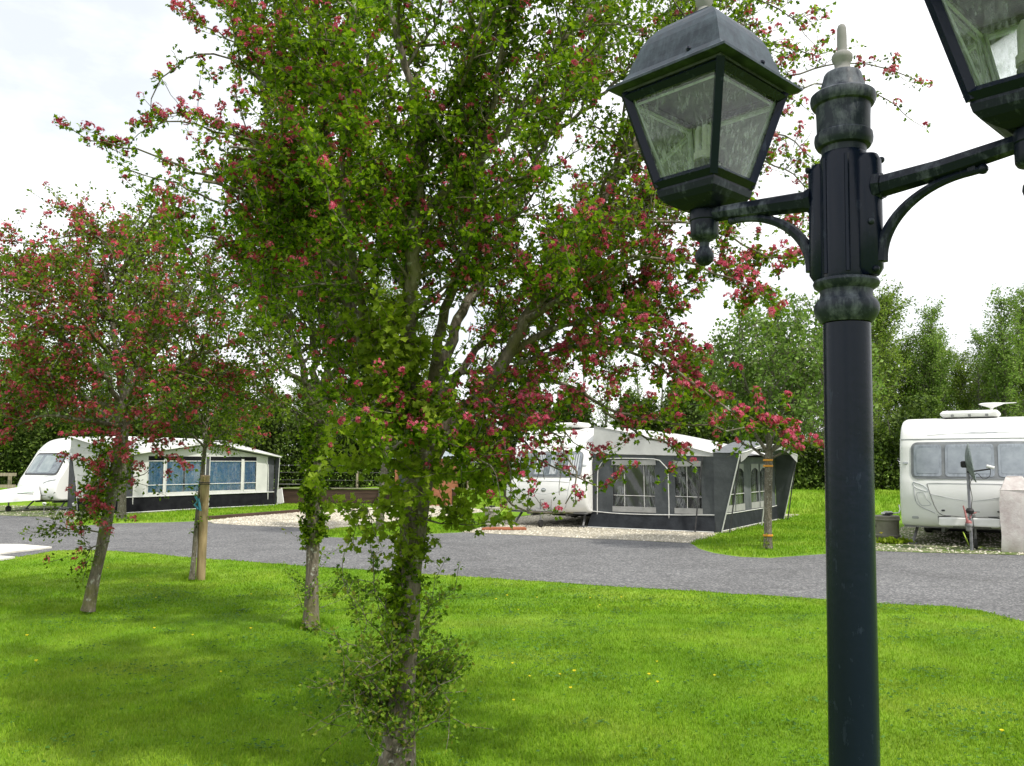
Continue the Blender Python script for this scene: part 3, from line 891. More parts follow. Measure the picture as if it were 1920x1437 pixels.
# right hand side
sp1([(1260, 200, -.2), (1330, 120, -.1), (1410, 75, 0), (1470, 85, 0), (1530, 105, 0)], .010, .3, .7, .25)
sp1([(1420, 160, 0), (1500, 135, 0), (1570, 120, 0), (1630, 122, 0), (1670, 128, 0), (1706, 145, 0)], .006, .5, .5, .06)
sp1([(1450, 190, 0), (1530, 160, 0), (1590, 160, 0), (1640, 175, 0), (1680, 198, 0)], .006, .45, .5, .06)
sp1([(1320, 240, 0), (1400, 240, 0), (1470, 255, 0), (1520, 295, 0)], .008, .5, .8, .2)
sp1([(1330, 310, 0), (1410, 300, 0), (1470, 320, 0), (1520, 360, 0)], .008, .4, .8, .2)
sp1([(1250, 360, .4), (1340, 360, .4), (1420, 390, .4), (1500, 430, .4)], .008, .3, .7, .25)
sp1([(1200, 420, -.3), (1290, 420, -.3), (1370, 445, -.3), (1440, 480, -.3), (1505, 475, -.3)], .010, .5, .9, .25)
sp1([(1180, 480, -.6), (1270, 490, -.6), (1340, 510, -.6), (1400, 535, -.6), (1446, 562, -.6)], .010, .55, .9, .22)
sp1([(1150, 520, .1), (1240, 540, .1), (1310, 520, .1), (1380, 490, .1)], .010, .4, .8, .3)
sp1([(1130, 590, .1), (1200, 610, .1), (1250, 630, .1), (1285, 670, .1)], .008, .6, .9, .25)
sp1([(1300, 20, .2), (1380, -10, .2), (1440, 10, .2), (1500, 50, .2)], .008, .3, .8, .25)
# the long drooping branches over the middle caravan
sp1([(975, 680, -.1), (1050, 655, -.25), (1130, 645, -.4), (1210, 655, -.5), (1262, 690, -.55), (1310, 725, -.6), (1370, 770, -.6), (1430, 800, -.6), (1480, 818, -.6), (1524, 832, -.6)], .016, .62, .62, .10)
sp1([(935, 715, 0), (1000, 712, -.05), (1060, 722, -.1), (1110, 745, -.1), (1160, 772, -.1), (1230, 790, -.1), (1300, 798, -.1), (1365, 805, -.1), (1440, 808, -.1)], .014, .42, .62, .09)
sp1([(1130, 770, -.1), (1170, 800, -.1), (1215, 822, -.1), (1260, 838, -.1), (1300, 872, -.1)], .008, .5, .62, .09)
sp1([(1180, 660, -.4), (1240, 690, -.4), (1290, 720, -.4), (1330, 750, -.4)], .008, .6, .9, .2)
sp1([(870, 760, -.1), (930, 760, -.3), (980, 775, -.4), (1025, 800, -.45), (1060, 850, -.45), (1085, 890, -.45), (1060, 945, -.45)], .012, .6, .9, .16)
sp1([(860, 780, -.1), (910, 800, -.3), (945, 840, -.4), (962, 890, -.4), (958, 930, -.4)], .010, .6, .9, .16)
sp1([(930, 790, -.2), (980, 830, -.3), (1010, 860, -.3), (1045, 880, -.3), (1125, 915, -.3)], .007, .5, .7, .12)
sp1([(945, 900, -.4), (960, 950, -.4), (990, 965, -.4), (1030, 965, -.4), (1075, 962, -.4)], .007, .5, .7, .10)
sp1([(960, 770, -.2), (1010, 790, -.2), (1060, 810, -.2), (1075, 830, -.2)], .008, .7, 1.0, .2)
sp1([(850, 800, -.2), (880, 850, -.4), (920, 870, -.5), (930, 890, -.5)], .008, .1, 1.1, .25)
T1.mask = MK
tree1 = empty('hawthorn_tree', tuple(G(742, 1455)))
tag(tree1, 'big hawthorn with dark pink blossom, leafy trunk and drooping branches, nearest to the camera', 'tree', 'pink flowering hawthorns on the lawn')
T1.wood('trunk', M_BARK, tree1)
print('T1 rosettes', len(T1.ros), 'flowers', sum(x[2] for x in T1.ros), 'tubes', len(T1.tubes))
T1.leaves('crown', M_LEAF, tree1, 6, (.016, .032), True, .027)
T1.blossom('blossom', M_FLOW, tree1, (.014, .029), 15, .0098)

# shoots with fresh leaves up the trunk and out of the base
def shoots(seed, base_pts, n, ln, parent, name, mat, leafsz, twig_r=.003, k=1.0, per=4, droop=0.0, fl=0.0, gap=.03):
    t = Tree(seed, None, k); r = t.r; t.fl = fl
    for _ in range(n):
        i = r.integers(0, len(base_pts) - 1); o = base_pts[i] + (base_pts[i + 1] - base_pts[i]) * r.random()
        a = r.uniform(0, 2 * PI)
        d = unit(np.array([math.cos(a), math.sin(a), r.uniform(-.2, .8)])); L_ = r.uniform(*ln)
        m = max(3, int(L_ / .04)); p = [o]
        for j in range(m):
            d = unit(d + r.normal(0, .15, 3) + np.array([0, 0, .05 - droop])); p.append(p[-1] + d * L_ / m)
        p = np.array(p); t.tube(p, np.linspace(twig_r, .001, len(p)), 4)
        q = .2 * L_
        while q < L_:
            f = q / L_ * m; j = min(m - 1, int(f))
            t.rosette(p[j] + (p[j + 1] - p[j]) * (f - j), unit(p[j + 1] - p[j]), fl); q += gap * k * r.uniform(.6, 1.4)
    return t
def put(t, parent, mat, per, size, part, lobed=True):
    """shoots as one part: twigs, with their leaves as a sub-part"""
    o = t.wood(part, M_BARK2, parent)
    lf = t.leaves('foliage', mat, parent, per, size, lobed)
    lf.parent = o
    return o
tpl = list(tp)
upper = [q for q in tpl if .95 < q[2] < 1.6]
mid = [q for q in tpl if .35 < q[2] < 1.2]
put(shoots(31, np.array(upper), 60, (.05, .17), tree1, 's', M_LEAFB, None, .003), tree1, M_LEAFB, 5, (.024, .046), 'sprays')
put(shoots(32, np.array(mid), 40, (.03, .11), tree1, 's', M_LEAF, None, .003), tree1, M_LEAF, 5, (.022, .042), 'sprays')
put(shoots(35, np.array([q - np.array([.03, .03, 0]) for q in mid]), 30, (.03, .11), tree1, 's', M_LEAF, None, .003), tree1, M_LEAFB, 5, (.024, .045), 'sprays')
put(shoots(36, np.array([q - np.array([.025, .045, 0]) for q in tpl if .5 < q[2] < 1.05]), 85, (.03, .12), tree1, 's', M_LEAF, None, .003), tree1, M_LEAF, 5, (.02, .042), 'sprays')
# named sprays off the trunk (left and right), and the tall bright shoot
tS = Tree(33, None, 1.0, fl=.0); tS.fl = .02
for pts in ([(775, 960, -.1), (730, 962, -.2), (690, 955, -.3), (650, 958, -.35)], [(790, 880, -.1), (740, 865, -.2), (700, 858, -.3), (668, 862, -.3)],
            [(800, 900, -.1), (850, 885, -.15), (900, 880, -.2), (945, 895, -.2)], [(800, 975, -.05), (850, 982, -.1), (880, 985, -.1)],
            [(760, 780, -.3), (735, 700, -.45), (720, 640, -.5), (715, 590, -.5), (745, 580, -.5)], [(740, 720, -.4), (700, 650, -.45), (692, 600, -.45)], [(760, 800, -.2), (715, 790, -.4), (680, 760, -.4)],
            [(780, 850, -.1), (800, 800, -.3), (810, 750, -.4), (790, 710, -.4)]):
    tS.limb(px(pts, D1), .006, .002, 4, True, .12, .02, .006, True, 1.6, .22)
put(tS, tree1, M_LEAFB, 4, (.03, .052), 'sprays')
# thicket of thin suckers round the foot
tB = Tree(34, None, 1.0); tB.fl = 0; tB.sp.update(c1=.09, l1=(.07, .18), c2=.09, l2=(.05, .12), r1=.05, r2=.045)
rs = tB.r
for pts in ([(755, 1240), (700, 1150, .1), (680, 1080, .15), (672, 1020, .2)], [(750, 1260), (690, 1180, -.2), (630, 1130, -.3), (600, 1085, -.3)], [(745, 1280), (660, 1220, -.2), (590, 1200, -.4), (510, 1165, -.45)],
            [(745, 1330), (670, 1280, -.3), (610, 1270, -.5), (540, 1290, -.6)], [(740, 1390), (680, 1340, -.3), (630, 1330, -.5), (585, 1345, -.5)], [(765, 1220), (810, 1160, .1), (850, 1120, .15), (890, 1112, .2)],
            [(765, 1260), (820, 1230, .0), (860, 1215, .0), (880, 1230, .1)], [(760, 1330), (810, 1300, -.2), (850, 1290, -.2), (880, 1320, -.2)], [(755, 1400), (800, 1370, -.2), (840, 1350, -.2), (870, 1345, -.2)],
            [(750, 1350), (700, 1250, .3), (650, 1200, .4), (630, 1120, .5)], [(760, 1300), (800, 1200, .3), (830, 1170, .4), (840, 1090, .4)], [(745, 1300), (700, 1290, -.1), (640, 1300, -.2), (600, 1320, -.2)],
            [(750, 1250), (720, 1230, -.3), (670, 1250, -.4), (620, 1240, -.5)], [(745, 1200), (700, 1120, -.1), (640, 1080, -.1), (590, 1110, -.1)], [(745, 1420), (700, 1400, -.2), (650, 1370, -.3), (600, 1380, -.3)]):
    pts = [(752 + (q[0] - 752) * .72, *q[1:]) for q in pts]
    tB.limb(px(pts, D1), .005, .0015, 4, True, .15, 0, .008, True, 1.0, 1.0)
M_LEAFD = leafmat('sucker leaf', [(.05, .11, .010), (.08, .16, .013), (.12, .22, .017), (.165, .27, .022), (.21, .31, .03), (.21, .20, .04)], .4, .5)
put(tB, tree1, M_LEAFD, 4, (.015, .030), 'sucker')
for (u, v, dd, n_, sprd) in ((712, 1262, .1, 44, .09), (655, 1272, -.1, 24, .08), (700, 1340, -.1, 14, .10), (805, 1240, .25, 54, .08), (842, 1228, .2, 18, .07), (795, 1320, .1, 14, .08)):
    tD = Tree(int(u), None, 1.0); c = P(u, v, D1 + dd)
    o = P(745, 1420, D1)
    for _ in range(n_):
        e = c + tD.r.normal(0, 1, 3) * np.array([sprd, sprd, sprd * .55]); e[2] = max(e[2], .04)
        s_ = o + (e - o) * .55 + np.array([0, 0, .03]); q = np.array([s_, (s_ + e) / 2 + tD.r.normal(0, .02, 3), e])
        tD.tube(q, [.002, .0018, .001], 3)
        for t in np.linspace(.2, 1, 6): tD.rosette(s_ + (e - s_) * t, unit(e - s_), 0)
    put(tD, tree1, M_LEAFD, 4, (.016, .032), 'sucker')

# ------------------------------------------------------------------ 2: hawthorn with the ivy-green trunk behind it
D2 = 8.2
MASK2 = [(420, -100), (430, 300), (470, 380), (450, 480), (460, 560), (440, 640), (470, 740), (520, 820), (600, 850), (690, 820), (740, 760), (780, 600), (760, 380), (700, -100)]
T2 = Tree(202, MASK2, 1.55, lambda u, v: .85, .06, None, dict(c1=.075, l1=(.35, .8), c2=.055, l2=(.14, .32), r1=.05, r2=.036))
tp2 = catmull(px([(583, 1174), (585, 1080), (588, 980), (590, 880), (592, 770)], D2), .06)
z = tp2[:, 2]
T2.tube(tp2, np.interp(z, [0, .06, .2, .6, 1.2, 2.2], [.095, .078, .066, .060, .058, .064]) * (1 + .05 * np.sin(z * 9)), 12)
for pts, r0 in (([(592, 790), (570, 700, .1), (545, 620, .2), (520, 540, .3), (500, 440, .3), (490, 340, .3)], .04), ([(592, 780), (615, 690), (640, 610, -.1), (655, 520, -.1), (660, 420, -.2)], .04),
                ([(592, 770), (588, 680, .3), (580, 580, .5), (575, 460, .6), (580, 320, .7)], .045), ([(575, 720), (530, 690, -.3), (490, 650, -.5), (460, 610, -.5)], .03), ([(605, 720), (650, 680, .4), (700, 640, .6), (740, 590, .7)], .03),
                ([(590, 800), (550, 770, -.4), (520, 760, -.6), (490, 740, -.7)], .025), ([(592, 800), (640, 770, -.3), (680, 760, -.4), (720, 750, -.4)], .025), ([(545, 620, .2), (500, 560, .6), (470, 500, .9), (450, 420, 1)], .025),
                ([(640, 610), (690, 540, -.5), (720, 470, -.7), (730, 380, -.8)], .025)):
    T2.limb(px(pts, D2), r0, .008, 7, start=.2)
tree2 = empty('hawthorn_tree', tuple(G(583, 1173)))
tag(tree2, 'hawthorn with a straight leaf-clad trunk standing behind and left of the big one', 'tree', 'pink flowering hawthorns on the lawn')
T2.wood('trunk', M_BARK, tree2); print('T2', len(T2.ros), len(T2.tubes))
T2.leaves('crown', M_LEAF3, tree2, 5, (.026, .048), False, .04)
T2.blossom('blossom', M_FLOWP, tree2, (.018, .032), 8, .014)
put(shoots(41, np.array([q for q in tp2 if .7 < q[2] < 2.3]), 330, (.04, .16), tree2, 's', None, None, .003, 1, gap=.03), tree2, M_LEAF, 5, (.03, .052), 'sprays', False)
put(shoots(42, np.array([q for q in tp2 if .1 < q[2] < .8]), 26, (.12, .5), tree2, 's', None, None, .003, 1, gap=.06), tree2, M_LEAFD, 3, (.02, .036), 'sucker', False)

# ------------------------------------------------------------------ 3: leaning hawthorn on the left
D3 = 9.05
MASK3 = [(-200, 500), (-60, 480), (10, 450), (60, 480), (120, 440), (150, 400), (240, 400), (300, 380), (440, 400), (540, 460), (560, 640), (540, 780), (480, 820), (380, 790), (300, 840), (260, 900), (150, 850),
         (120, 820), (60, 800), (10, 830), (-60, 800), (-200, 820)]
def flm3(u, v):
    f = .03
    for a, b, s, w in [(170, 460, 90, .14), (40, 590, 110, .12), (60, 780, 80, .22), (220, 790, 70, .2), (330, 700, 150, .06), (120, 700, 120, .08), (400, 640, 100, .05)]:
        f += w * math.exp(-((u - a) ** 2 + (v - b) ** 2) / (2 * s * s))
    return f
T3 = Tree(303, MASK3, 1.6, lambda u, v: (.6 if u > 180 and 480 < v < 700 else .85) * (1 if v > 470 else .75), .1, flm3, dict(c1=.07, l1=(.35, .85), c2=.055, l2=(.14, .32), r1=.05, r2=.036))
tp3 = catmull(px([(165, 1145), (176, 1090), (190, 1030), (203, 960), (216, 890), (228, 820), (236, 770)], D3), .06)
z = tp3[:, 2]
T3.tube(tp3, np.interp(z, [0, .1, .4, 1.0, 1.6, 2.2], [.078, .064, .058, .060, .062, .068]) * (1 + .05 * np.sin(z * 9)), 12)
for pts, r0 in (([(236, 780), (222, 690), (208, 600, .1), (200, 520, .1), (190, 440, .1)], .04), ([(234, 780), (190, 700, -.3), (120, 640, -.5), (50, 600, -.6), (-30, 560, -.6)], .035), ([(236, 770), (285, 670, .2), (330, 590, .3), (370, 520, .4), (420, 450, .5)], .038),
                ([(232, 790), (170, 750, .3), (110, 740, .5), (40, 730, .7), (-40, 720, .8)], .035), ([(238, 760), (320, 700, -.4), (390, 660, -.6), (460, 640, -.7), (520, 640, -.7)], .035), ([(208, 600), (160, 540, .5), (110, 500, .8), (60, 490, 1)], .03),
                ([(205, 560), (240, 490, -.5), (270, 430, -.7), (290, 390, -.8)], .03), ([(285, 670, .2), (330, 620, .8), (400, 560, 1.2), (470, 500, 1.4)], .03), ([(225, 720), (240, 620, .6), (260, 530, .9), (280, 450, 1.1)], .035),
                ([(222, 690), (150, 600, -.8), (90, 560, -1), (20, 540, -1.2)], .03), ([(238, 780), (300, 760, .3), (370, 740, .4), (440, 740, .5), (500, 760, .5)], .03), ([(230, 800), (160, 790, -.4), (90, 780, -.6), (30, 800, -.6)], .03), ([(235, 770), (260, 700, -.8), (290, 620, -1.1), (330, 540, -1.3)], .03)):
    T3.limb(px(pts, D3), r0, .008, 7, start=.22)
mk3, T3.mask = T3.mask, None
for pts, fl in (([(215, 480), (180, 440), (150, 410), (106, 379)], .35), ([(220, 470), (170, 440), (110, 445), (60, 455), (12, 450)], .5), ([(110, 520, -.5), (60, 520, -.5), (20, 525, -.5), (-40, 520, -.5)], .3), ([(280, 430), (320, 390), (350, 370), (300, 375)], .2),
                ([(235, 790, -.3), (215, 840, -.4), (195, 880, -.4), (182, 920, -.4), (172, 960, -.4)], .65), ([(240, 760, -.3), (270, 790, -.4), (285, 820, -.4), (295, 850, -.4)], .6), ([(215, 900, -.1), (240, 900, -.1), (270, 890, -.1)], .0),
                ([(60, 770, -.5), (40, 790, -.5), (15, 810, -.5)], .6), ([(195, 1000, 0), (160, 1000, -.1), (130, 990, -.1), (105, 990, -.1)], .0), ([(190, 1020, -.1), (170, 1030, -.1), (160, 1050, -.1)], .2), ([(330, 700, -.4), (420, 700, -.4), (500, 740, -.4), (530, 780, -.4)], .3)):
    T3.spray(px(pts, D3), .010, fl, .9, .2)
T3.mask = mk3
tree3 = empty('hawthorn_tree', tuple(G(165, 1144)))
tag(tree3, 'leaning hawthorn with wide pink crown at the left, its lichen-spotted trunk tilting right', 'tree', 'pink flowering hawthorns on the lawn')
T3.wood('trunk', M_BARK, tree3); print('T3', len(T3.ros), len(T3.tubes))
T3.leaves('crown', M_LEAF3, tree3, 5, (.028, .05), False, .04)
T3.blossom('blossom', M_FLOWP, tree3, (.025, .05), 12, .017)
put(shoots(51, np.array([q - np.array([.12, .02, 0]) for q in tp3 if .95 < q[2] < 1.75]), 130, (.08, .3), tree3, 's', None, None, .003, 1, gap=.04), tree3, M_LEAF, 4, (.03, .05), 'sprays', False)

# ------------------------------------------------------------------ 4: staked sapling
D4 = 11.5
MASK4 = [(270, 740), (300, 700), (360, 660), (440, 660), (500, 710), (520, 770), (490, 830), (430, 850), (340, 850), (290, 810)]
T4 = Tree(404, MASK4, 1.5, lambda u, v: .8, .11, None, dict(c1=.07, l1=(.3, .6), c2=.055, l2=(.12, .3), r1=.05, r2=.038))
tp4 = catmull(px([(360, 1086), (364, 1040), (370, 970), (378, 900), (386, 820)], D4), .06)
T4.tube(tp4, np.interp(tp4[:, 2], [0, .06, .3, 2], [.052, .040, .032, .027]), 9)
for pts, r0 in (([(386, 830), (370, 780), (340, 740, .2), (300, 730, .3)], .022), ([(386, 820), (392, 760, .2), (390, 700, .3)], .025), ([(386, 830), (420, 790, -.2), (460, 760, -.3), (505, 745, -.3)], .022), ([(384, 840), (350, 810, -.3), (310, 800, -.4), (285, 780, -.4)], .018),
                ([(386, 830), (430, 810, .3), (480, 800, .4)], .018), ([(388, 790), (420, 740, .2), (450, 700, .3)], .018), ([(386, 800), (360, 740, -.4), (350, 690, -.5)], .018), ([(386, 840), (400, 830, -.4), (440, 840, -.5)], .012)):
    T4.limb(px(pts, D4), r0, .006, 6, start=.15)
tree4 = empty('hawthorn_sapling', tuple(G(360, 1085)))
tag(tree4, 'thin young hawthorn tied to a round wooden stake, in front of the blue curtained awning', 'tree', 'pink flowering hawthorns on the lawn')
T4.wood('trunk', M_BARK2, tree4); print('T4', len(T4.ros))
T4.leaves('crown', M_LEAF3, tree4, 4, (.03, .052), False, .032)
T4.blossom('blossom', M_FLOWP, tree4, (.02, .036), 9, .015)
put(shoots(61, np.array([q for q in tp4 if .5 < q[2] < 1.8]), 22, (.08, .3), tree4, 's', None, None, .003, 1, gap=.06), tree4, M_LEAF, 3, (.028, .046), 'sprays', False)
st = empty('tree_stake', tuple(G(376, 1088)))
tag(st, 'round wooden stake with a blue tie beside the young hawthorn', 'stake')
top = P(385, 892, D4 - .05) - np.array(st.location)
M_STAKE = mottled('weathered round wood', (.27, .19, .10), (.40, .30, .17), 5, .8, .4, 14, .01, stretch=(6, 6, .8))
sb = MB().tube([(0, 0, -.05), tuple(top * .5), tuple(top)], .059, 14)
sb.build('post', M_STAKE, st)
M_BTIE = mottled('blue rope', (.03, .16, .25), (.07, .30, .40), 30, .6)
tb = MB()
for (v, dz) in ((905, 0), (908, 0)):
    q = P(384, v, D4 - .05) - np.array(st.location)
    tb.tube([(q[0] + .068 * math.cos(a) - .03 * (1 - math.cos(a - PI)) * 0, q[1] + .068 * math.sin(a), q[2]) for a in np.linspace(0, 2 * PI, 16)], .006, 6)
tb.build('tie', mottled('dark strap', (.015, .02, .03), (.03, .03, .04), 20, .7), st)
tb = MB()
q = [P(u, v, D4 - .09) - np.array(st.location) for u, v in ((366, 930), (371, 940), (365, 947), (372, 955), (368, 950), (376, 958), (372, 935))]
tb.tube(q, .016, 7)
tb.build('tie', M_BTIE, st)

# ------------------------------------------------------------------ young tree with orange ties on the right
D7 = 2480 / 157
MASK7 = [(1290, 700), (1320, 640), (1360, 600), (1400, 560), (1460, 545), (1530, 560), (1600, 570), (1660, 620), (1690, 700), (1670, 790), (1600, 830), (1500, 850), (1440, 860), (1370, 830), (1320, 810), (1290, 760)]
M_WB = leafmat('grey green leaf', [(.075, .14, .025), (.12, .21, .04), (.17, .275, .06), (.25, .34, .11)], .35, .45)
T7 = Tree(707, MASK7, 2.6, lambda u, v: .75, 0, None, dict(c1=.075, l1=(.25, .55), c2=.06, l2=(.1, .26), r1=.05, r2=.036)); T7.up = .4
tp7 = catmull(px([(1440, 1028), (1440, 960), (1441, 900), (1442, 840)], D7), .08)
T7.tube(tp7, np.interp(tp7[:, 2], [0, .08, .3, 2.2], [.10, .08, .07, .072]), 10)
for pts, r0 in (([(1442, 850), (1430, 760), (1420, 680, .2), (1415, 590, .3)], .045), ([(1442, 840), (1465, 760, .2), (1480, 680, .4), (1490, 600, .5)], .045), ([(1441, 850), (1400, 790, -.2), (1370, 720, -.4), (1350, 650, -.5)], .04), ([(1442, 850), (1490, 790, -.3), (1540, 730, -.5), (1580, 660, -.6)], .04),
                ([(1442, 860), (1380, 820, .4), (1340, 780, .6), (1310, 740, .7)], .03), ([(1442, 850), (1510, 800, .5), (1570, 770, .8), (1630, 730, .9)], .035), ([(1442, 850), (1445, 770, -.5), (1450, 690, -.8), (1455, 620, -1)], .04), ([(1442, 840), (1440, 760, .6), (1445, 670, .9), (1455, 580, 1)], .04),
                ([(1480, 760), (1540, 690, .2), (1580, 640, .3), (1610, 600, .3)], .03), ([(1410, 790), (1370, 750, .4), (1330, 700, .6), (1320, 680, .6)], .025), ([(1445, 860), (1500, 830, -.3), (1550, 810, -.5), (1600, 790, -.5)], .025), ([(1442, 800), (1400, 720, -.6), (1385, 640, -.8), (1390, 600, -.8)], .03), ([(1450, 780), (1510, 680, .5), (1530, 610, .6), (1540, 580, .7)], .03)):
    T7.limb(px(pts, D7), r0, .008, 6, start=.15)
tree7 = empty('whitebeam_tree', tuple(G(1440, 1027)))
tag(tree7, 'young grey-green tree with orange bands on its trunk, right of the charcoal awning', 'tree')
T7.wood('trunk', M_BARK2, tree7); print('T7', len(T7.ros))
T7.leaves('crown', M_WB, tree7, 5, (.055, .095), False, .04)
M_OR = mottled('orange tie', (.55, .22, .02), (.7, .33, .03), 20, .6)
for v in (863, 874, 1004):
    q = P(1440, v, D7) - np.array(tree7.location)
    rr = .084
    MB().lathe([(rr, -.018), (rr + .006, -.012), (rr + .006, .012), (rr, .018)], tuple(q), 18).build('tie', M_OR, tree7)
put(shoots(71, np.array(tp7[:3]), 20, (.08, .2), tree7, 's', None, None, .004, 1, gap=.05), tree7, M_LEAFB, 3, (.03, .05), 'basal_shoot', False)

# ------------------------------------------------------------------ free-standing verge trees in the middle distance
M_VERGE = leafmat('verge leaf', [(.035, .075, .012), (.06, .12, .02), (.09, .16, .03)], .35, .5)
def verge(seed, d, trunk, r0, mask, limbs, label, leafs, dens, lsz):
    t = Tree(seed, mask, 2.4, lambda u, v: dens, 0, None, dict(c1=.07, l1=(.3, .7), c2=.055, l2=(.14, .3), r1=.06, r2=.04)); t.up = .3
    q = catmull(px(trunk, d), .12)
    t.tube(q, np.interp(q[:, 2], [0, .15, .5, 3, 6], [r0 * 1.4, r0 * 1.1, r0, r0 * .85, r0 * .5]), 9)
    for l in limbs: t.limb(px(l, d), r0 * .5, .012, 6, start=.15)
    e = empty('verge_tree', tuple(q[0])); tag(e, label, 'tree')
    t.wood('trunk', M_BARK2, e); t.leaves('crown', leafs, e, 3, lsz, False, .03); print(label, len(t.ros))
verge(505, 24.3, [(228, 977), (230, 900), (234, 820), (240, 740), (250, 660)], .11, [(60, 640), (120, 540), (240, 480), (380, 520), (450, 640), (420, 780), (300, 830), (150, 820), (70, 760)],
      [[(233, 830), (180, 760, .5), (120, 700, 1)], [(236, 800), (300, 740, .4), (370, 680, .8)], [(240, 740), (200, 660, -1), (160, 600, -1.5)], [(245, 700), (300, 620, 1), (340, 570, 1.5)], [(250, 660), (250, 580), (255, 520)], [(238, 780), (300, 790, -1), (380, 770, -1.5)]],
      'grey-trunked tree on the verge behind the leaning hawthorn, beside the awning corner', M_VERGE, .6, (.07, .12))
verge(606, 19.8, [(711, 997), (716, 930), (721, 870), (724, 790), (728, 700)], .085, [(560, 700), (600, 600), (700, 520), (820, 560), (880, 680), (860, 780), (780, 830), (640, 830), (570, 780)],
      [[(722, 850), (680, 780, .4), (630, 720, .8)], [(723, 830), (780, 770, .4), (830, 700, .8)], [(724, 790), (700, 700, -.8), (680, 620, -1.2)], [(726, 760), (760, 680, .8), (790, 600, 1.2)], [(728, 700), (728, 640), (726, 560)], [(722, 850), (660, 820, -.8), (600, 780, -1.2)], [(722, 850), (790, 810, -.8), (850, 770, -1.2)]],
      'slim tree on the grass strip between the gravel pitches, seen left of the big trunk', M_VERGE, .6, (.06, .10))

# ------------------------------------------------------------------ tree belt and hedge
M_POP = leafmat('poplar leaf', [(.095, .175, .03), (.145, .245, .045), (.20, .305, .065), (.28, .37, .12)], .35, .5, .5)
M_DKG = leafmat('hedge leaf', [(.02, .04, .009), (.046, .08, .014), (.085, .135, .022), (.14, .20, .04)], .25, .5, .7, (.6, 1.25))
M_BRG = leafmat('bright belt leaf', [(.10, .17, .028), (.16, .25, .038), (.22, .31, .055), (.28, .36, .09)], .35, .5, .5)
def belt_proto(seed, h, w, lean, nb, per, lsz, mat, base=.25, label=None, name='poplar_tree', gap=.22, ang=.35):
    r = np.random.default_rng(seed); t = Tree(seed, None, 1.0)
    n = 14
    stem = np.array([(lean * (i / n) ** 2 * h * .1 + r.normal(0, .03), r.normal(0, .03), -.1 + h * i / n) for i in range(n + 1)])
    t.tube(stem, np.linspace(.10, .012, n + 1), 7)
    for _ in range(nb):
        f = r.uniform(base, .97) ** .85
        i = min(n - 1, int(f * n)); o = stem[i] + (stem[i + 1] - stem[i]) * (f * n - i)
        a = r.uniform(0, 2 * PI)
        L_ = w * r.uniform(.55, 1.2) * (1.15 - .75 * f) * (1.0 if f > base + .12 else .8)
        d = unit(np.array([math.cos(a) * ang * 2, math.sin(a) * ang * 2, r.uniform(.5, 1.2)]))
        m = 6; p = [o]
        for j in range(m):
            d = unit(d + r.normal(0, .14, 3) + np.array([0, 0, .08])); p.append(p[-1] + d * L_ / m)
        p = np.array(p); t.tube(p, np.linspace(.022, .004, m + 1), 4)
        q = .12 * L_
        while q < L_:
            g = q / L_ * m; j = min(m - 1, int(g)); t.rosette(p[j] + (p[j + 1] - p[j]) * (g - j), unit(p[j + 1] - p[j]), 0); q += gap * r.uniform(.5, 1.5)
            if r.random() < .7:
                e = p[j] + unit(d + r.normal(0, .6, 3)) * r.uniform(.2, .6)
                t.tube(np.array([p[j], (p[j] + e) / 2, e]), [.006, .005, .003], 3)
                t.rosette(e, unit(e - p[j]), 0); t.rosette((e + p[j]) / 2, unit(e - p[j]), 0)
    e = empty(name)
    t.wood('trunk', M_TWIG, e); t.leaves('crown', mat, e, per, lsz, False, .16)
    return e
BG = 'slim poplars in the tree belt behind the hedge'
pA = belt_proto(1, 8.6, 2.1, .4, 160, 7, (.07, .13), M_POP, .08, ang=.42)
pB = belt_proto(2, 7.6, 2.2, -.6, 170, 7, (.07, .13), M_BRG, .08, ang=.5)
pC = belt_proto(3, 6.6, 1.1, .5, 52, 4, (.07, .12), M_POP, .2, gap=.3)
pD = belt_proto(4, 8.2, 2.5, .8, 200, 7, (.07, .13), M_BRG, .06, ang=.55)
pE = belt_proto(5, 6.0, .9, -.3, 38, 4, (.06, .11), M_POP, .15, gap=.34)
used = set()
def belt(p, u, d, s, rz, label, group=None, sz=1.0):
    o = p if p.name not in used else copy_tree(p)
    used.add(p.name)
    b = P(u, 870, d); o.location = (b[0], b[1], .55)
    o.rotation_euler = (0, 0, rz); o.scale = (s * sz, s * sz, s)
    tag(o, label, 'tree', group)
POPL = 'slim grey-green poplar rising behind the middle caravan, sky showing between it and its neighbours'
for i, u in enumerate((905, 950, 985, 1020, 1062, 1100, 1135, 1165, 1205, 1240, 1275)):
    belt((pC, pE)[i % 2], u, 40 + (i * 7 % 5), .96 + .05 * (i * 3 % 4), i * 1.1, POPL, 'slim poplars behind the middle caravan')
RIGHTL = 'leafy poplar in the tall belt behind the caravan with the dish'
rt = [(1640, 36, .98, pD), (1668, 39, .88, pA), (1700, 41, .86, pC), (1722, 38, .86, pB), (1752, 37, .90, pA), (1778, 40, .84, pD), (1803, 42, .74, pC), (1822, 38, .76, pB), (1842, 37, .86, pC), (1862, 40, .82, pA), (1890, 36, .92, pA), (1920, 38, .94, pD), (1950, 37, 1.0, pA),
      (1990, 38, 1.0, pB), (2040, 39, 1.0, pD), (1600, 38, .85, pB), (1560, 40, .82, pA), (1520, 42, .8, pC), (1480, 41, .75, pD), (1410, 42, .72, pB), (1350, 41, .70, pA), (1310, 40, .74, pD)]
for i, (u, d, s, p) in enumerate(rt):
    if u < 1610: belt(p, u, d, s, i * 1.7, 'belt tree half hidden behind the crown of the young banded tree', 'belt trees behind the young banded tree')
    else: belt(p, u, d, s, i * 1.7, RIGHTL, 'tall poplars behind the caravan with the dish')
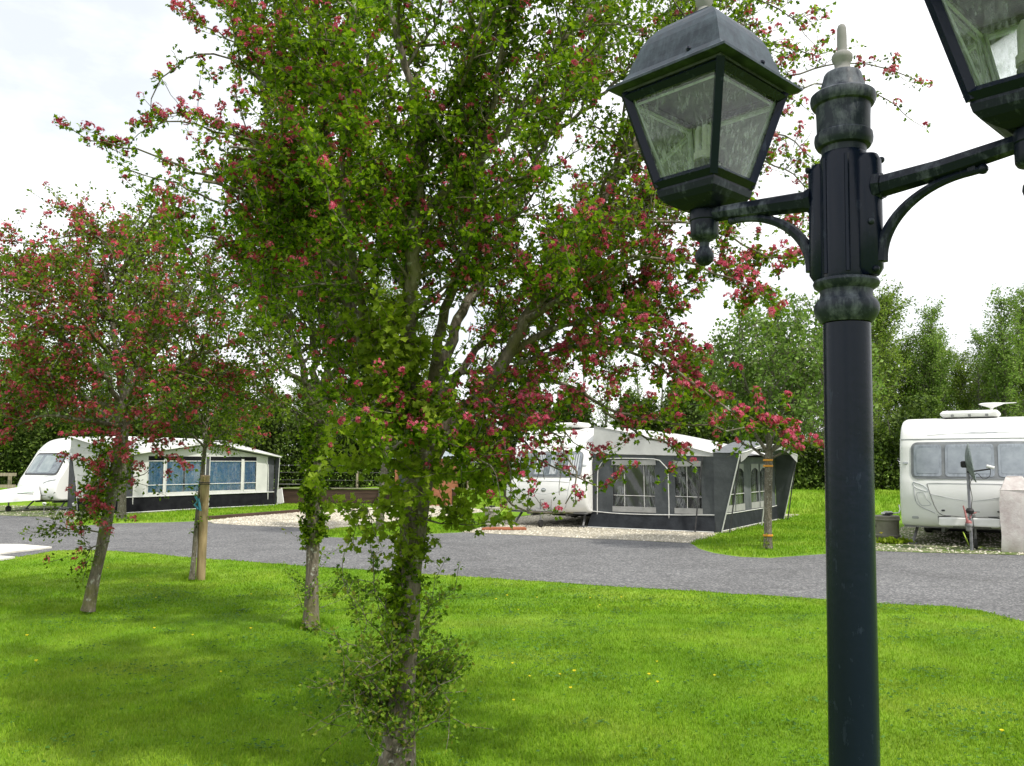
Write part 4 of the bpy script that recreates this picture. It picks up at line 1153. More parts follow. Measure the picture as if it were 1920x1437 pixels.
lf = [(-160, 40, 1.0, pD), (-90, 42, 1.05, pB), (-30, 41, .95, pA), (20, 43, .9, pD), (60, 40, .86, pB), (110, 44, .8, pA), (170, 42, .75, pD), (250, 44, .7, pB), (330, 43, .68, pD), (420, 44, .66, pA), (500, 43, .64, pB), (580, 44, .62, pD), (660, 43, .62, pA), (740, 44, .64, pB), (820, 43, .66, pD), (870, 44, .66, pC)]
for i, (u, d, s, p) in enumerate(lf):
    if u < 200: belt(p, u, d, s, i * 2.1, 'bushy green tree standing beyond the caravan with the pointed hitch cover', 'trees beyond the caravan at far left')
    else: belt(p, u, d, s, i * 2.1, 'background tree glimpsed between the hawthorn crowns', 'trees glimpsed through the hawthorns', 1.3)

# hedge: one dense evergreen mass along the bank, with a leafless inner wood
def hedge_obj(name, seed, x0, x1, depth, top, n, label, lsz=(.07, .15), mat=None, dy=.9):
    r = np.random.default_rng(seed)
    x = r.uniform(x0, x1, n); f = r.random(n) ** .8
    hgt = np.array([top(a) for a in np.linspace(x0, x1, 200)])
    H = np.interp(x, np.linspace(x0, x1, 200), hgt) * (1 + .10 * np.sin(x * 3.1) + .08 * np.sin(x * 7.3 + 1))
    z_ = .5 + f * H
    bulge = .5 * np.sin(x * 2.3 + z_ * 1.1) + .3 * np.sin(x * 5.1 - z_ * 2.3)
    fr = r.random(n) ** 1.6
    y = yb(x) + dy + fr * depth + .35 * bulge + .8 * f * 0
    p = np.stack([x, y, z_], 1)
    d = unit(r.normal(0, 1, (n, 3)) + np.array([0, -.5, -.2]))
    V, lp, sz = leaf_arrays(p, d, r.uniform(*lsz, n), r, False)
    e = empty(name, (float((x0 + x1) / 2), float(yb((x0 + x1) / 2) + dy), .5)); tag(e, label, 'hedge')
    np_mesh('foliage', V - np.array(e.location), lp, sz, mat or M_DKG, e)
    b = MB()
    for xx in np.arange(x0 + .3, x1, .55):
        yy = yb(xx) + dy + depth * .55 + r.normal(0, .2); h = float(np.interp(xx, np.linspace(x0, x1, 200), hgt)) * .9
        b.tube([(xx, yy, .4), (xx + r.normal(0, .1), yy, .5 + h * .5), (xx + r.normal(0, .2), yy + r.normal(0, .2), .5 + h)], [.05, .04, .015], 6)
        for q in range(5):
            z0 = .6 + h * r.uniform(.1, .8)
            b.tube([(xx, yy, z0), (xx + r.normal(0, .5), yy + r.normal(-.2, .4), z0 + r.uniform(.2, .7))], [.02, .008], 5)
    o = b.build('stem', M_TWIG, e); v = np.array([q.co[:] for q in o.data.vertices]) - np.array(e.location)
    o.data.vertices.foreach_set('co', v.astype(np.float32).ravel())
hedge_obj('hedge', 81, -34, -1.5, 2.4, lambda x: 3.3 + .25 * math.sin(x), 120000, 'dark hedge behind the fence posts and the brown boards', (.09, .19))
hedge_obj('hedge', 82, -1.4, 7.5, 2.4, lambda x: 3.3 + .5 * math.sin(x * 1.3) + .3 * math.sin(x * 3.1), 50000, 'dark hedge behind the middle caravan and its charcoal awning', (.08, .17))
hedge_obj('hedge', 83, 7.6, 34, 2.4, lambda x: 2.3 + .5 * math.sin(x * .9 + 1) + .3 * math.sin(x * 2.3), 80000, 'dark hedge behind the caravan with the satellite dish', (.09, .18))
# rounder dark bush behind the awning, and a sprig of lighter leaves over it
# ================================================================== STREET LAMP
def lampmat(name, amount, dark=(.005, .008, .017), chalk=(.20, .22, .235), rg_=(.38, .85), spec=.2):
    t = NT(name)
    v = t.co('Object')
    n1 = t.noise(v, 16, 6, .7, .3); n2 = t.noise(t.co('Object', (40, 40, 7)), 2.0, 5, .7)
    f = t.math('ADD', t.math('MULTIPLY', n1, .6), t.math('MULTIPLY', n2, .4))
    k = .62 - amount * .22
    fac = t.ramp(f, [(k - .08, 0.0), (k + .10, .9)])
    c = t.mix(fac, dark, chalk)
    rg = t.ramp(fac, [(0, rg_[0]), (1, rg_[1])])
    return t.done(t.bsdf(c, rg, 0, spec, t.bump(t.noise(v, 60, 4, .6), .25, .002)))
M_LP = lampmat('navy black paint', -.12, (.004, .0075, .019), (.045, .062, .10), (.26, .6), .22)
M_LC = lampmat('chalky grey collar', .34, (.016, .021, .032), (.14, .155, .18))
M_LW = lampmat('chalky weathered paint', .14, chalk=(.12, .135, .165))
M_LR = lampmat('paler lamp roof', .5, (.022, .030, .042), (.085, .105, .13))  # roof paint with a paler base than the frame
M_FIN = lampmat('bare grey finial', 1.4, (.1, .1, .1), (.25, .245, .235))
M_PANE = glassmat('lantern glass', (.96, .985, .975), .19, (.84, .90, .95), 150, .04, 1.1, .75)
DL = 1.5
lamp = empty('street_lamp', (float(P(1592, 870, DL)[0]), DL, 0))
tag(lamp, 'black two-armed street lamp with square glass lanterns on the right, standing close to the camera', 'street lamp')
def Z(v, d=DL, u=1585): return float(P(u, v, d)[2])
# post
pp = [(.060, -.05), (.058, .05), (.044, .10)]
for zz in np.linspace(.15, Z(608), 12): pp.append((.0425 - .0025 * zz / 1.8, zz))
MB().lathe(pp, n=32).build('post', M_LP, lamp)
def ringprof(lst): return [(w / 2 / 1048, Z(v)) for v, w in lst]
MB().lathe(ringprof([(606, 88), (602, 96), (596, 104), (588, 112), (580, 116), (572, 114), (565, 106), (560, 96), (552, 92), (546, 94), (542, 104), (538, 114), (532, 118), (527, 114), (524, 92)]), n=36).build('collar', M_LC, lamp)
# sleeve with round ribs and two sockets
sv = MB()
z0, z1 = Z(527), Z(290)
sv.lathe([(.040, z0), (.042, z0 + .01), (.042, z1 - .01), (.038, z1)], n=28)
az = math.atan2(-.19, .194)
for k in (0, 2):
    a = az + k * PI / 2; rr = .0245
    cx_, cy_ = .041 * math.cos(a), .041 * math.sin(a)
    zt = z1 - .012
    sv.lathe([(rr * .7, z0 + .004), (rr, z0 + .016), (rr, zt - .012), (rr * .75, zt)], (cx_, cy_, 0), 20)
    sv.box((.030 * math.cos(a), .030 * math.sin(a), (z0 + zt) / 2), (.026, .044, zt - z0 - .03), a)
for k in (1, 3):
    a = az + k * PI / 2
    for s_ in (-.5, .5):
        q = a + s_; sv.tube([(.0415 * math.cos(q), .0415 * math.sin(q), z0 + .01), (.0415 * math.cos(q), .0415 * math.sin(q), z1 - .012)], .0045, 6)
sv.build('sleeve', M_LP, lamp)
bb = MB()
for k in (0, 2):
    a = az + k * PI / 2
    for v, of in ((516, -.35), (310, .35), (430, -.5)):
        c = (.041 * math.cos(a) + .025 * math.cos(a + of * 2), .041 * math.sin(a) + .025 * math.sin(a + of * 2), Z(v))
        MB().ball(c, .006, 10).build('bolt', M_LW, lamp)
MB().lathe(ringprof([(290, 80), (279, 81), (277, 96), (270, 104), (262, 106), (254, 104), (251, 96), (222, 97), (202, 99), (200, 110), (194, 117), (187, 119), (181, 117), (178, 110), (177, 92), (170, 84), (160, 78), (150, 72), (142, 68), (139, 64), (138, 50)]), n=36).build('cap', M_LC, lamp)
MB().lathe(ringprof([(138, 46), (134, 36), (126, 28), (119, 30), (112, 38), (105, 38), (100, 30), (97, 20), (92, 18), (70, 18), (54, 17), (48, 13), (45, 4)]), n=20).build('finial', M_FIN, lamp)

# arms and lanterns
def lantern(offx, offy, first=None):
    e = empty('lantern', (offx, offy, .024)); e.parent = lamp
    e.rotation_euler = (0, 0, az + PI / 2 - .05)
    return e
armz = 2.035
RR = .285
M_BULB = mottled('opal bulb', (.36, .37, .36), (.48, .48, .46), 20, .35, spec=.5)
M_BASE = mottled('bulb base', (.02, .02, .02), (.05, .05, .05), 20, .5)
M_INNER = mottled('grey inner plate', (.05, .055, .06), (.10, .11, .12), 30, .6)
def make_lantern(e):
    # local origin on the lantern axis at z = 0 of the lamp
    gz0, gz1, h0, h1 = 2.088, 2.278, .0665, .1135
    def H(z): return h0 + (h1 - h0) * (z - gz0) / (gz1 - gz0)
    roof = MB()
    roof.square([(.136, 2.292), (.1425, 2.292), (.1425, 2.297), (.132, 2.303), (.120, 2.312), (.112, 2.324), (.107, 2.340), (.104, 2.352), (.102, 2.353), (.098, 2.368), (.092, 2.385), (.083, 2.402), (.071, 2.418), (.056, 2.432), (.040, 2.441), (.031, 2.444), (.030, 2.452), (.020, 2.456)], m=1)
    roof.build('roof', M_LR, e)
    ro = MB().square([(.02, 2.286), (.118, 2.286), (.118, 2.2915), (.02, 2.2915)], m=1); ro.build('ceiling_plate', M_INNER, e)
    fi = MB().lathe([(.022, 2.455), (.016, 2.462), (.012, 2.47), (.018, 2.482), (.018, 2.492), (.01, 2.5), (.008, 2.53), (.003, 2.54)], n=16); fi.build('finial', M_FIN, e)
    sc_ = MB()
    for k in range(4):
        a = k * PI / 2 + .35; sc_.ball((.118 * math.cos(a), .118 * math.sin(a), 2.328), .006, 8)
    sc_.build('screw', M_LP, e)
    fr = MB()
    t = .0105
    for k in range(4):                                   # corner bars
        a = k * PI / 2 + PI / 4; c, s_ = math.cos(a), math.sin(a); q = math.sqrt(2)
        p0 = (H(gz0 - .004) * q * c, H(gz0 - .004) * q * s_, gz0 - .004); p1 = (H(gz1 + .008) * q * c, H(gz1 + .008) * q * s_, gz1 + .008)
        fr.tube([p0, p1], [t, t * 1.05], 4, False)
    for z_, tt in ((gz0 + .004, .012), (gz1 - .002, .011)):   # rails
        h = H(z_)
        for k in range(4):
            a = k * PI / 2
            x0, y0 = rot2(h, -h, a); x1, y1 = rot2(h, h, a)
            fr.tube([(x0, y0, z_), (x1, y1, z_)], tt, 4, False)
    fr.build('frame', M_LP, e)
    for k in range(4):
        a = k * PI / 2; g = MB(); ps = []
        for (z_, sg) in ((gz0, -1), (gz0, 1), (gz1, 1), (gz1, -1)):
            h = H(z_); x, y = rot2(h - .004, sg * (h - .004), a); ps.append((x, y, z_))
        g.poly(ps); g.build('glass_pane', M_PANE, e)
    rim = MB()
    for k in range(4):                                   # pale bevelled edge of each pane, seen from inside
        a = k * PI / 2
        for sg in (-1, 1):
            p0 = rot2(H(gz0) - .009, sg * (H(gz0) - .014), a); p1 = rot2(H(gz1) - .009, sg * (H(gz1) - .014), a)
            rim.tube([(*p0, gz0 + .01), (*p1, gz1 - .01)], .0026, 4, False)
        p0 = rot2(H(gz1 - .02) - .008, -H(gz1) + .02, a); p1 = rot2(H(gz1 - .02) - .008, H(gz1) - .02, a)
        rim.tube([(*p0, gz1 - .018), (*p1, gz1 - .018)], .003, 4, False)
    rim.build('glazing_strip', mottled('grey glazing strip', (.35, .4, .4), (.55, .6, .58), 20, .4), e)
    cup = MB().square([(.060, 2.0825), (.068, 2.0825), (.069, 2.076), (.066, 2.064), (.058, 2.053), (.045, 2.044), (.034, 2.038), (.03, 2.036)], m=1)
    cup.build('base', M_LW, e)
    so_ = MB().lathe([(.022, 2.040), (.028, 2.037), (.030, 2.032), (.030, 2.016), (.028, 2.014), (.0285, 2.010), (.028, 1.985), (.025, 1.980), (.016, 1.976), (.010, 1.970), (.0095, 1.962), (.013, 1.957), (.0185, 1.948), (.0195, 1.940), (.017, 1.931), (.009, 1.924), (.001, 1.922)], n=24)
    so_.build('socket', M_LW, e)
    bl = MB().lathe([(.021, 2.095), (.021, 2.135), (.019, 2.140)], n=18); bl.build('bulb_holder', M_BASE, e)
    bl = MB()
    for k in range(3):
        a = k * 2 * PI / 3
        for s_ in (-.32, .32):
            c = (.013 * math.cos(a + s_), .013 * math.sin(a + s_))
            bl.tube([(c[0], c[1], 2.141), (c[0], c[1], 2.205), (c[0] * .7, c[1] * .7, 2.212)], .0058, 8)
    bl.lathe([(.012, 2.140), (.022, 2.143), (.022, 2.158), (.015, 2.162)], n=16)
    bl.build('bulb', M_BULB, e)
l1 = lantern(-.207, .203); make_lantern(l1)
def copy_lantern(src, x, y):
    c = src.copy(); COL.objects.link(c); c.parent = lamp; c.location = (x, y, .024)
    for ch in kids(src):
        d = ch.copy(); COL.objects.link(d); d.parent = c
    return c
l2 = copy_lantern(l1, .215, -.211); l2.location.z = .038
for sx in (-1, 1):
    dx, dy = sx * math.cos(az), sx * math.sin(az)
    ab = MB()
    L0, L1_ = .056, (.268 if sx < 0 else .288)
    ab.tube([(dx * L0, dy * L0, armz), (dx * (L0 + .012), dy * (L0 + .012), armz)], [.0265, .0235], 8, False)
    ab.tube([(dx * (L0 + .0115), dy * (L0 + .0115), armz), (dx * .16, dy * .16, armz + .007), (dx * L1_, dy * L1_, armz + (.014 if sx < 0 else .024))], [.0205, .018, .0155], 8, False)
    ab.build('arm', M_LW, lamp)
    br = MB(); pts = []
    za, zb = Z(500), armz - .008
    for t in np.linspace(0, 1, 18):
        q = t * PI / 2
        pts.append((dx * (.062 + .149 * (1 - math.cos(q))), dy * (.062 + .149 * (1 - math.cos(q))), za + (zb - za) * math.sin(q)))
    br.tube(pts, [.0125 - .006 * t for t in np.linspace(0, 1, 18)], 8)
    e_ = pts[-1]
    br.tube([e_, (e_[0] + dx * .012, e_[1] + dy * .012, e_[2] + .001)], .0065, 8)
    br.ball((e_[0] + dx * .016, e_[1] + dy * .016, e_[2] + .001), .0085, 10)
    br.box(((e_[0]), (e_[1]), e_[2] + .008), (.012, .012, .014), az)
    br.build('brace', M_LW, lamp)
lamp.rotation_euler = (0, math.radians(1.15), 0)
lamp.location.x -= math.sin(math.radians(1.15)) * EYE
# ================================================================== CARAVANS, AWNINGS AND SITE THINGS
AXD = np.array([.52, .854]); AXR = math.atan2(-.52, .854)     # all pitches lie parallel; local y = along the caravan, local x = across
M_WHITE = mottled('caravan gel coat', (.70, .70, .69), (.78, .78, .77), 1.2, .28, spec=.5, lo=.3, hi=.7)
M_WHITE2 = mottled('white plastic', (.62, .62, .60), (.74, .74, .72), 3, .45)
M_SEAL = mottled('dark rubber seal', (.03, .03, .033), (.06, .06, .065), 10, .6)
M_SEAM = mottled('grey seam', (.34, .35, .37), (.42, .43, .45), 8, .6)
M_DECAL = mottled('silver grey decal', (.30, .32, .35), (.45, .47, .5), 6, .4)
M_CHASS = mottled('galvanised chassis', (.12, .12, .12), (.22, .22, .22), 12, .6)
M_BLACK = mottled('black rubber', (.012, .012, .012), (.03, .03, .03), 12, .7)
M_REDDK = mottled('faded red plastic', (.20, .05, .05), (.38, .16, .15), 12, .5)
M_DARKIN = mottled('dark interior', (.02, .02, .022), (.05, .05, .05), 2, .9)
def cwin(name, c1, c2):  # net curtain and reflected sky tones painted into the window colour
    t = NT(name)
    n = t.noise(t.co('Object'), 5, 4, .6); n2 = t.noise(t.co('Object', (9, 9, .7)), 3, 3, .5)
    c = t.mix(.5, t.ramp(n, [(.35, c1), (.65, c2)]), t.ramp(n2, [(.35, c1), (.6, c2)]))
    return t.done(t.bsdf(c, .1, 0, .6, None, .3))
M_CWIN = cwin('tinted acrylic with painted sky tones', (.09, .105, .12), (.22, .25, .28))
M_CWIN2 = cwin('tinted window with painted sky tones', (.16, .18, .21), (.27, .30, .34))
M_CFRAME = mottled('grey window frame', (.13, .14, .15), (.19, .20, .21), 6, .4)
M_NET = mottled('net curtain', (.45, .47, .5), (.62, .64, .66), 3, .8, stretch=(8, 8, .6))

def caravan(label, center, prof, L, W=2.3, H=2.5, skylight=True, group='white touring caravans on gravel pitches'):
    """prof: list of (z, y) up the front from skirt to roof; y grows to the rear"""
    root = empty('caravan', (center[0], center[1], 0), AXR); tag(root, label, 'caravan', group)
    zs = [p[0] for p in prof]; ys = [p[1] for p in prof]
    def yf(x, z):
        y = float(np.interp(z, zs, ys))
        return y + .11 * abs(x / (W / 2)) ** 3.5
    # closed side outline: up the front, along the roof, down the rear
    pts = []
    pp_ = catmull(np.array([(y, z, 0) for z, y in prof]), .06)
    for q in pp_: pts.append((q[0], q[1], 1.0))
    for y, z in ((L * .35, H), (L * .6, H), (L * .85, H - .02), (L - .18, H - .08), (L - .04, H - .25), (L, H - .7), (L, 1.0), (L - .02, .42), (L - .1, .34)): pts.append((y, z, 0.0))
    for y in (L * .8, L * .6, L * .4, L * .2, .5): pts.append((y, .34, 0))
    xs_ = [-1, -.993, -.975, -.94, -.85, -.6, -.3, 0, .3, .6, .85, .94, .975, .993, 1]
    ins = {1: .05, .993: .025, .975: .009, .94: .0}
    cy0, cz0 = L / 2, (H + .34) / 2
    V = []; Fc = []
    n = len(pts)
    for s in xs_:
        d = ins.get(abs(s), 0); x = s * W / 2
        for (y, z, fr) in pts:
            ky = 1 - 2 * d / L; kz = 1 - 2 * d / (H - .34)
            yy = cy0 + (y - cy0) * ky; zz = cz0 + (z - cz0) * kz
            V.append((x, yy + fr * .11 * abs(s) ** 3.5, zz))
    for i in range(len(xs_) - 1):
        for k in range(n):
            k2 = (k + 1) % n
            Fc.append((i * n + k, i * n + k2, (i + 1) * n + k2, (i + 1) * n + k))
    b = MB(); b.add(V, Fc, True)
    b.add(V[:n], [tuple(range(n))]); b.add(V[-n:], [tuple(range(n - 1, -1, -1))])
    body = b.build('body', M_WHITE, root); weld(body)
    def patch(x0, x1, z0, z1, rad, off, th=.03, rb=None, skew=0.0):
        """rounded panel lying on the front, off metres proud"""
        m = MB(); rows = []
        rb = rad if rb is None else rb
        zz = np.concatenate([z0 + rb * (1 - np.cos(np.linspace(0, PI / 2, 5))), np.linspace(z0 + rb, z1 - rad, 6)[1:-1], z1 - rad * (1 - np.sin(np.linspace(0, PI / 2, 5)))])
        for z in zz:
            e = 0
            if z < z0 + rb: e = rb - math.sqrt(max(0, rb * rb - (z0 + rb - z) ** 2))
            if z > z1 - rad: e = rad - math.sqrt(max(0, rad * rad - (z - z1 + rad) ** 2))
            t = (z - z0) / (z1 - z0)
            rows.append((z, x0 + e + skew * t, x1 - e - skew * t))
        us = np.linspace(0, 1, 9)
        f = [[(a + (c - a) * u, yf(a + (c - a) * u, z) - off, z) for u in us] for z, a, c in rows]
        m.add([q for r in f for q in r], [(j * 9 + i, j * 9 + i + 1, (j + 1) * 9 + i + 1, (j + 1) * 9 + i) for j in range(len(f) - 1) for i in range(8)], True)
        ring = [r[0] for r in f] + f[-1][1:] + [r[-1] for r in f[::-1]][1:] + f[0][::-1][1:-1]
        k = len(ring); back = [(x, y + th, z) for x, y, z in ring]
        m.add(ring + back, [(i, (i + 1) % k, k + (i + 1) % k, k + i) for i in range(k)])
        return m
    def seam(pts, r=.006, off=.003, mat=M_SEAM, name='seam'):
        q = catmull(np.array([(x, z, 0) for x, z in pts]), .05)
        return MB().tube([(x, yf(x, z) - off, z) for x, z, _ in q], r, 6).build(name, mat, root)
    # running gear
    for sx in (-1, 1):
        w_ = MB().lathe([(.02, -.09), (.27, -.09), (.31, -.06), (.315, 0), (.31, .06), (.27, .09), (.02, .09)], n=24)
        wo = w_.build('wheel', M_BLACK, root); wo.rotation_euler = (0, PI / 2, 0); wo.location = (sx * (W / 2 - .14), L * .58, .312)
        rim = MB().lathe([(.01, -.095), (.17, -.10), (.19, -.085), (.19, .085), (.17, .10), (.01, .095)], n=20).build('rim', M_CHASS, wo)
        leg = MB().tube([(sx * (W / 2 - .25), .55, .36), (sx * (W / 2 - .18), .25, .04)], [.03, .026], 8)
        leg.box((sx * (W / 2 - .18), .25, .025), (.14, .14, .03)); leg.build('corner_steady', M_CHASS, root)
    ch = MB()
    for sx in (-1, 1): ch.box((sx * .5, L * .5, .30), (.06, L - .6, .10))
    ch.box((0, L * .58, .30), (W - .4, .08, .08)); ch.box((0, L * .5, .346), (W - .1, L - .3, .02))
    ch.build('chassis', M_CHASS, root)
    # roof light
    if skylight: MB().box((0, 1.35, H + .05), (1.05, .7, .13), 0, .05).build('roof_light', M_WHITE2, root)
    MB().box((0, L * .42, .24), (W - .5, 1.2, .18), 0, .03).box((0, L * .74, .25), (W - .4, .8, .16), 0, .03).build('underfloor_blocker', M_BLACK, root)  # black boxes added to darken the space under the floor
    return root, yf, patch, seam

def hitch(root, y0, yl, cover=False):
    a = MB()
    for sx in (-1, 1): a.tube([(sx * .45, .5, .36), (sx * .03, yl + .25, .42)], .035, 6)
    a.build('drawbar', M_CHASS, root)
    b = MB().tube([(0, yl + .35, .42), (0, yl + .05, .44)], [.05, .04], 10); b.ball((0, yl, .46), .065, 14); b.box((0, yl + .02, .40), (.09, .14, .1), 0, .02)
    b.build('coupling', M_CHASS, root)
    j = MB().tube([(.07, yl + .45, .05), (.07, yl + .45, .62)], .024, 10)
    j.tube([(.07, yl + .45, .6), (.07, yl + .45, .68), (.16, yl + .45, .68)], .01, 6)
    jo = j.build('jockey_wheel', M_CHASS, root)
    MB().lathe([(.01, -.03), (.09, -.03), (.1, 0), (.09, .03), (.01, .03)], n=16).build('tyre', M_BLACK, jo)
    t = kids(jo)[0]; t.rotation_euler = (0, PI / 2, 0); t.location = (.07, yl + .45, .1)

# ---------------------------------------------------------------- right caravan
CR = (8.52, 16.0)
rootR, yfR, patchR, seamR = caravan('white caravan seen head on at the right, satellite dish pole in front of its window', CR,
    [(.345, .22), (.37, .10), (.48, .03), (.62, 0), (.95, -.02), (1.22, .03), (1.35, .08), (1.9, .24), (2.0, .30), (2.18, .42), (2.33, .62), (2.42, .90), (2.47, 1.3)], 6.2, 2.42, 2.49)
fr = patchR(-1.0, 1.0, 1.26, 1.97, .12, .014).build('front_window', M_CFRAME, rootR)
for x0, x1 in ((-.95, -.46), (-.40, .42), (.48, .95)):
    patchR(x0, x1, 1.31, 1.92, .06, .022, .01).build('pane', M_CWIN2, fr)
    patchR(x0 + .05, x1 - .05, 1.37, 1.86, .04, .026, .006).build('blind', mottled('pale blind behind acrylic', (.21, .235, .27), (.30, .33, .37), 4, .15, spec=.5), fr)
seamR([(-1.19, 2.03), (-.6, 2.03), (0, 2.03), (.6, 2.03), (1.19, 2.03)], .012, .004)
dec = MB()
for pts in ([(-.75, 2.10), (-.3, 2.125), (.1, 2.135), (.5, 2.13)], [(-.2, 2.125), (.2, 2.155), (.45, 2.14)], [(.2, 2.13), (.55, 2.145), (.75, 2.12)], [(-.1, 2.11), (.1, 2.12), (.35, 2.115)]):
    q = catmull(np.array([(x, z, 0) for x, z in pts]), .05); dec.tube([(x, yfR(x, z) - .001, z) for x, z, _ in q], [.001] + [.010] * (len(q) - 2) + [.001], 6, flat=.6)
dec.build('decal', M_DECAL, rootR)
lid = seamR([(-.72, 1.17), (-.6, 1.185), (-.2, 1.18), (.3, 1.18), (.72, 1.17)], .007)
seamR([(-.72, 1.17), (-.66, .95), (-.60, .75), (-.50, .60), (-.3, .575), (0, .56), (.3, .575), (.5, .60), (.60, .75), (.66, .95), (.72, 1.17)], .009, .003, M_CHASS)
seamR([(-.68, .98), (-.3, .90), (-.05, .86)], .005); seamR([(.68, .98), (.3, .90), (.05, .86)], .005)
seamR([(-.96, 1.20), (-.78, 1.13), (-.70, 1.02), (-.90, 1.08), (-.97, 1.16), (-.96, 1.20)], .008, .003, M_DECAL)
seamR([(-.95, 1.10), (-.93, .85), (-.85, .74), (-.68, .66), (-.60, .62)], .009)
seamR([(-.90, 1.0), (-.78, 1.0), (-.74, .88), (-.66, .78), (-.82, .76), (-.88, .85), (-.90, 1.0)], .006)
seamR([(.96, 1.20), (.78, 1.13), (.70, 1.02), (.90, 1.08), (.97, 1.16), (.96, 1.20)], .008, .003, M_DECAL)
seamR([(-.56, .6), (-.48, .48), (-.42, .42)], .005)
for sx in (-1, 1):
    patchR(sx * .46 - .03, sx * .46 + .03, .66, .69, .012, .012, .02).build('lock', M_SEAL, rootR)
    patchR(sx * 1.1 - .05, sx * 1.1 + .05, 1.55, 1.585, .015, .02, .03).build('marker_light', M_DECAL, rootR)
    patchR(sx * .95 - .06, sx * .95 + .06, .50, .55, .02, .012, .03).build('grab_handle', M_SEAM, rootR)
hitch(rootR, 0, -.75)
hb = MB(); hb.box((-.27, -.50, .50), (.46, .06, .15), .10, .02); hb.box((.27, -.50, .50), (.46, .06, .15), -.10, .02)
hb.build('hitch_board', M_WHITE2, rootR)
lamps_ = MB()
for sx in (-1, 1): lamps_.tube([(sx * .49, -.49, .44), (sx * .51, -.47, .58), (sx * .3, -.49, .6)], .012, 6)
lamps_.build('carry_handle', M_BLACK, rootR)
hl = MB(); hl.tube([(-.02, -.72, .5), (-.05, -.68, .68), (-.08, -.64, .80)], [.022, .016, .012], 8); hl.tube([(.02, -.66, .58), (.05, -.62, .66), (.12, -.58, .68)], .012, 6); hl.ball((0, -.75, .50), .055, 12)
hl.build('stabiliser_handle', M_REDDK, rootR)
sk = MB()
for x in (-.3, .0, .3): sk.box((x, 1.01, H_ if False else 2.505), (.05, .02, .05))
sk.build('roof_catch', M_CHASS, rootR)
ae = MB().lathe([(.03, 0), (.025, .22), (.04, .25), (.20, .31), (.24, .33), (.20, .345), (.02, .35)], (.35, 2.2, 2.46), 20); ae.tube([(.35, 2.2, 2.79), (.8, 2.2, 2.80)], [.02, .008], 6)
ae.build('aerial', M_WHITE2, rootR)
# satellite dish on its pole
dp = np.array([8.215, 15.46, 0]); dish = empty('satellite_dish', (dp[0], dp[1], 0), AXR)
tag(dish, 'satellite dish seen edge on, on a grey pole beside the red hitch handle', 'satellite dish')
po = MB().tube([(0, 0, -.02), (0, 0, 1.62)], .026, 12); po.build('pole', mottled('grey steel pole', (.17, .17, .19), (.3, .3, .33), 10, .45), dish)
cl = MB().lathe([(.03, .66), (.06, .67), (.07, .71), (.05, .75), (.03, .76)], n=14); cl.build('clamp', M_BLACK, dish)
db_ = MB()
V = []; N = 20
for i in range(6):
    r_i = .36 * i / 5
    for k in range(N): V.append((.20 * (r_i / .36) ** 2 * .5, .92 * r_i * math.cos(2 * PI * k / N), r_i * math.sin(2 * PI * k / N)))
fs = [(i * N + k, i * N + (k + 1) % N, (i + 1) * N + (k + 1) % N, (i + 1) * N + k) for i in range(5) for k in range(N)]
V2_ = [(x - .012, y, z) for x, y, z in V]
db_.add(V, fs, True); db_.add(V2_, fs, True)
db_.add(V[-N:] + V2_[-N:], [(k, (k + 1) % N, N + (k + 1) % N, N + k) for k in range(N)])
do = db_.build('dish', mottled('mesh grey dish', (.10, .13, .13), (.2, .23, .23), 20, .5), dish)
do.location = (-.02, 0, 1.56); do.rotation_euler = (0, math.radians(-8), math.radians(2))
ar = MB().tube([(-.02, -.02, 1.40), (.18, -.02, 1.43), (.36, -.02, 1.46)], .014, 8); ar.box((-.06, 0, 1.54), (.10, .1, .12), 0, .02); ar.build('arm', M_BLACK, dish)
ln = MB().tube([(.30, -.02, 1.51), (.42, -.02, 1.475)], .030, 10); ln.build('receiver', M_WHITE2, dish)
cb = MB().tube(catmull(np.array([(.36, -.02, 1.45), (.34, -.02, 1.33), (.24, -.02, 1.28), (.14, -.02, 1.38), (.03, -.03, 1.2), (.05, -.03, .95), (.03, -.03, .75), (.06, -.03, .3), (.03, -.03, .02)]), .04), .006, 6); cb.build('cable', M_BLACK, dish)
# green rope hanging from the hitch
gp = G(1820, 1028); rp_ = MB()
o = np.array([gp[0], gp[1], 0])
rp_.tube(catmull(np.array([P(1806, 998, 15.4), P(1812, 1012, 15.3), G(1820, 1028) + [0, 0, .01], G(1832, 1030) + [0, 0, .012], G(1842, 1026) + [0, 0, .012]]) - o, .03), .010, 6)
rope = rp_.build('rope', mottled('lime green rope', (.25, .36, .03), (.38, .5, .06), 30, .7)); rope.location = o
tag(rope, 'lime green rope hanging from the hitch to the ground', 'rope')
# tall wrapped container at the right edge
wp = G(1910, 1035); wr = empty('water_carrier_cover', (wp[0], wp[1], 0), AXR)
tag(wr, 'tall pale pinkish wrapped container with sloping shoulders at the right edge, by the drawbar', 'wrapped container')
wm = MB(); prof = [(.235, 0), (.25, .02), (.245, .3), (.252, .6), (.245, .9), (.235, 1.05), (.225, 1.1), (.13, 1.31), (.115, 1.325), (.02, 1.33)]
wm.square(prof, m=4, smooth=True)
def lumpy(o, s, a):
    r = np.random.default_rng(3); vv = np.zeros(len(o.data.vertices) * 3); o.data.vertices.foreach_get('co', vv); vv = vv.reshape(-1, 3)
    vv[:, 0] += a * np.sin(vv[:, 2] * s + vv[:, 1] * 9); vv[:, 1] += a * np.sin(vv[:, 2] * s * 1.3 + vv[:, 0] * 7)
    o.data.vertices.foreach_set('co', vv.astype(np.float32).ravel()); o.data.update()
M_WRAP = mottled('pale pink bubble wrap', (.50, .43, .42), (.66, .62, .60), 6, .5, .6, 30, .01)
wo_ = wm.build('cover', M_WRAP, wr); lumpy(wo_, 9, .01)
tp_ = MB()
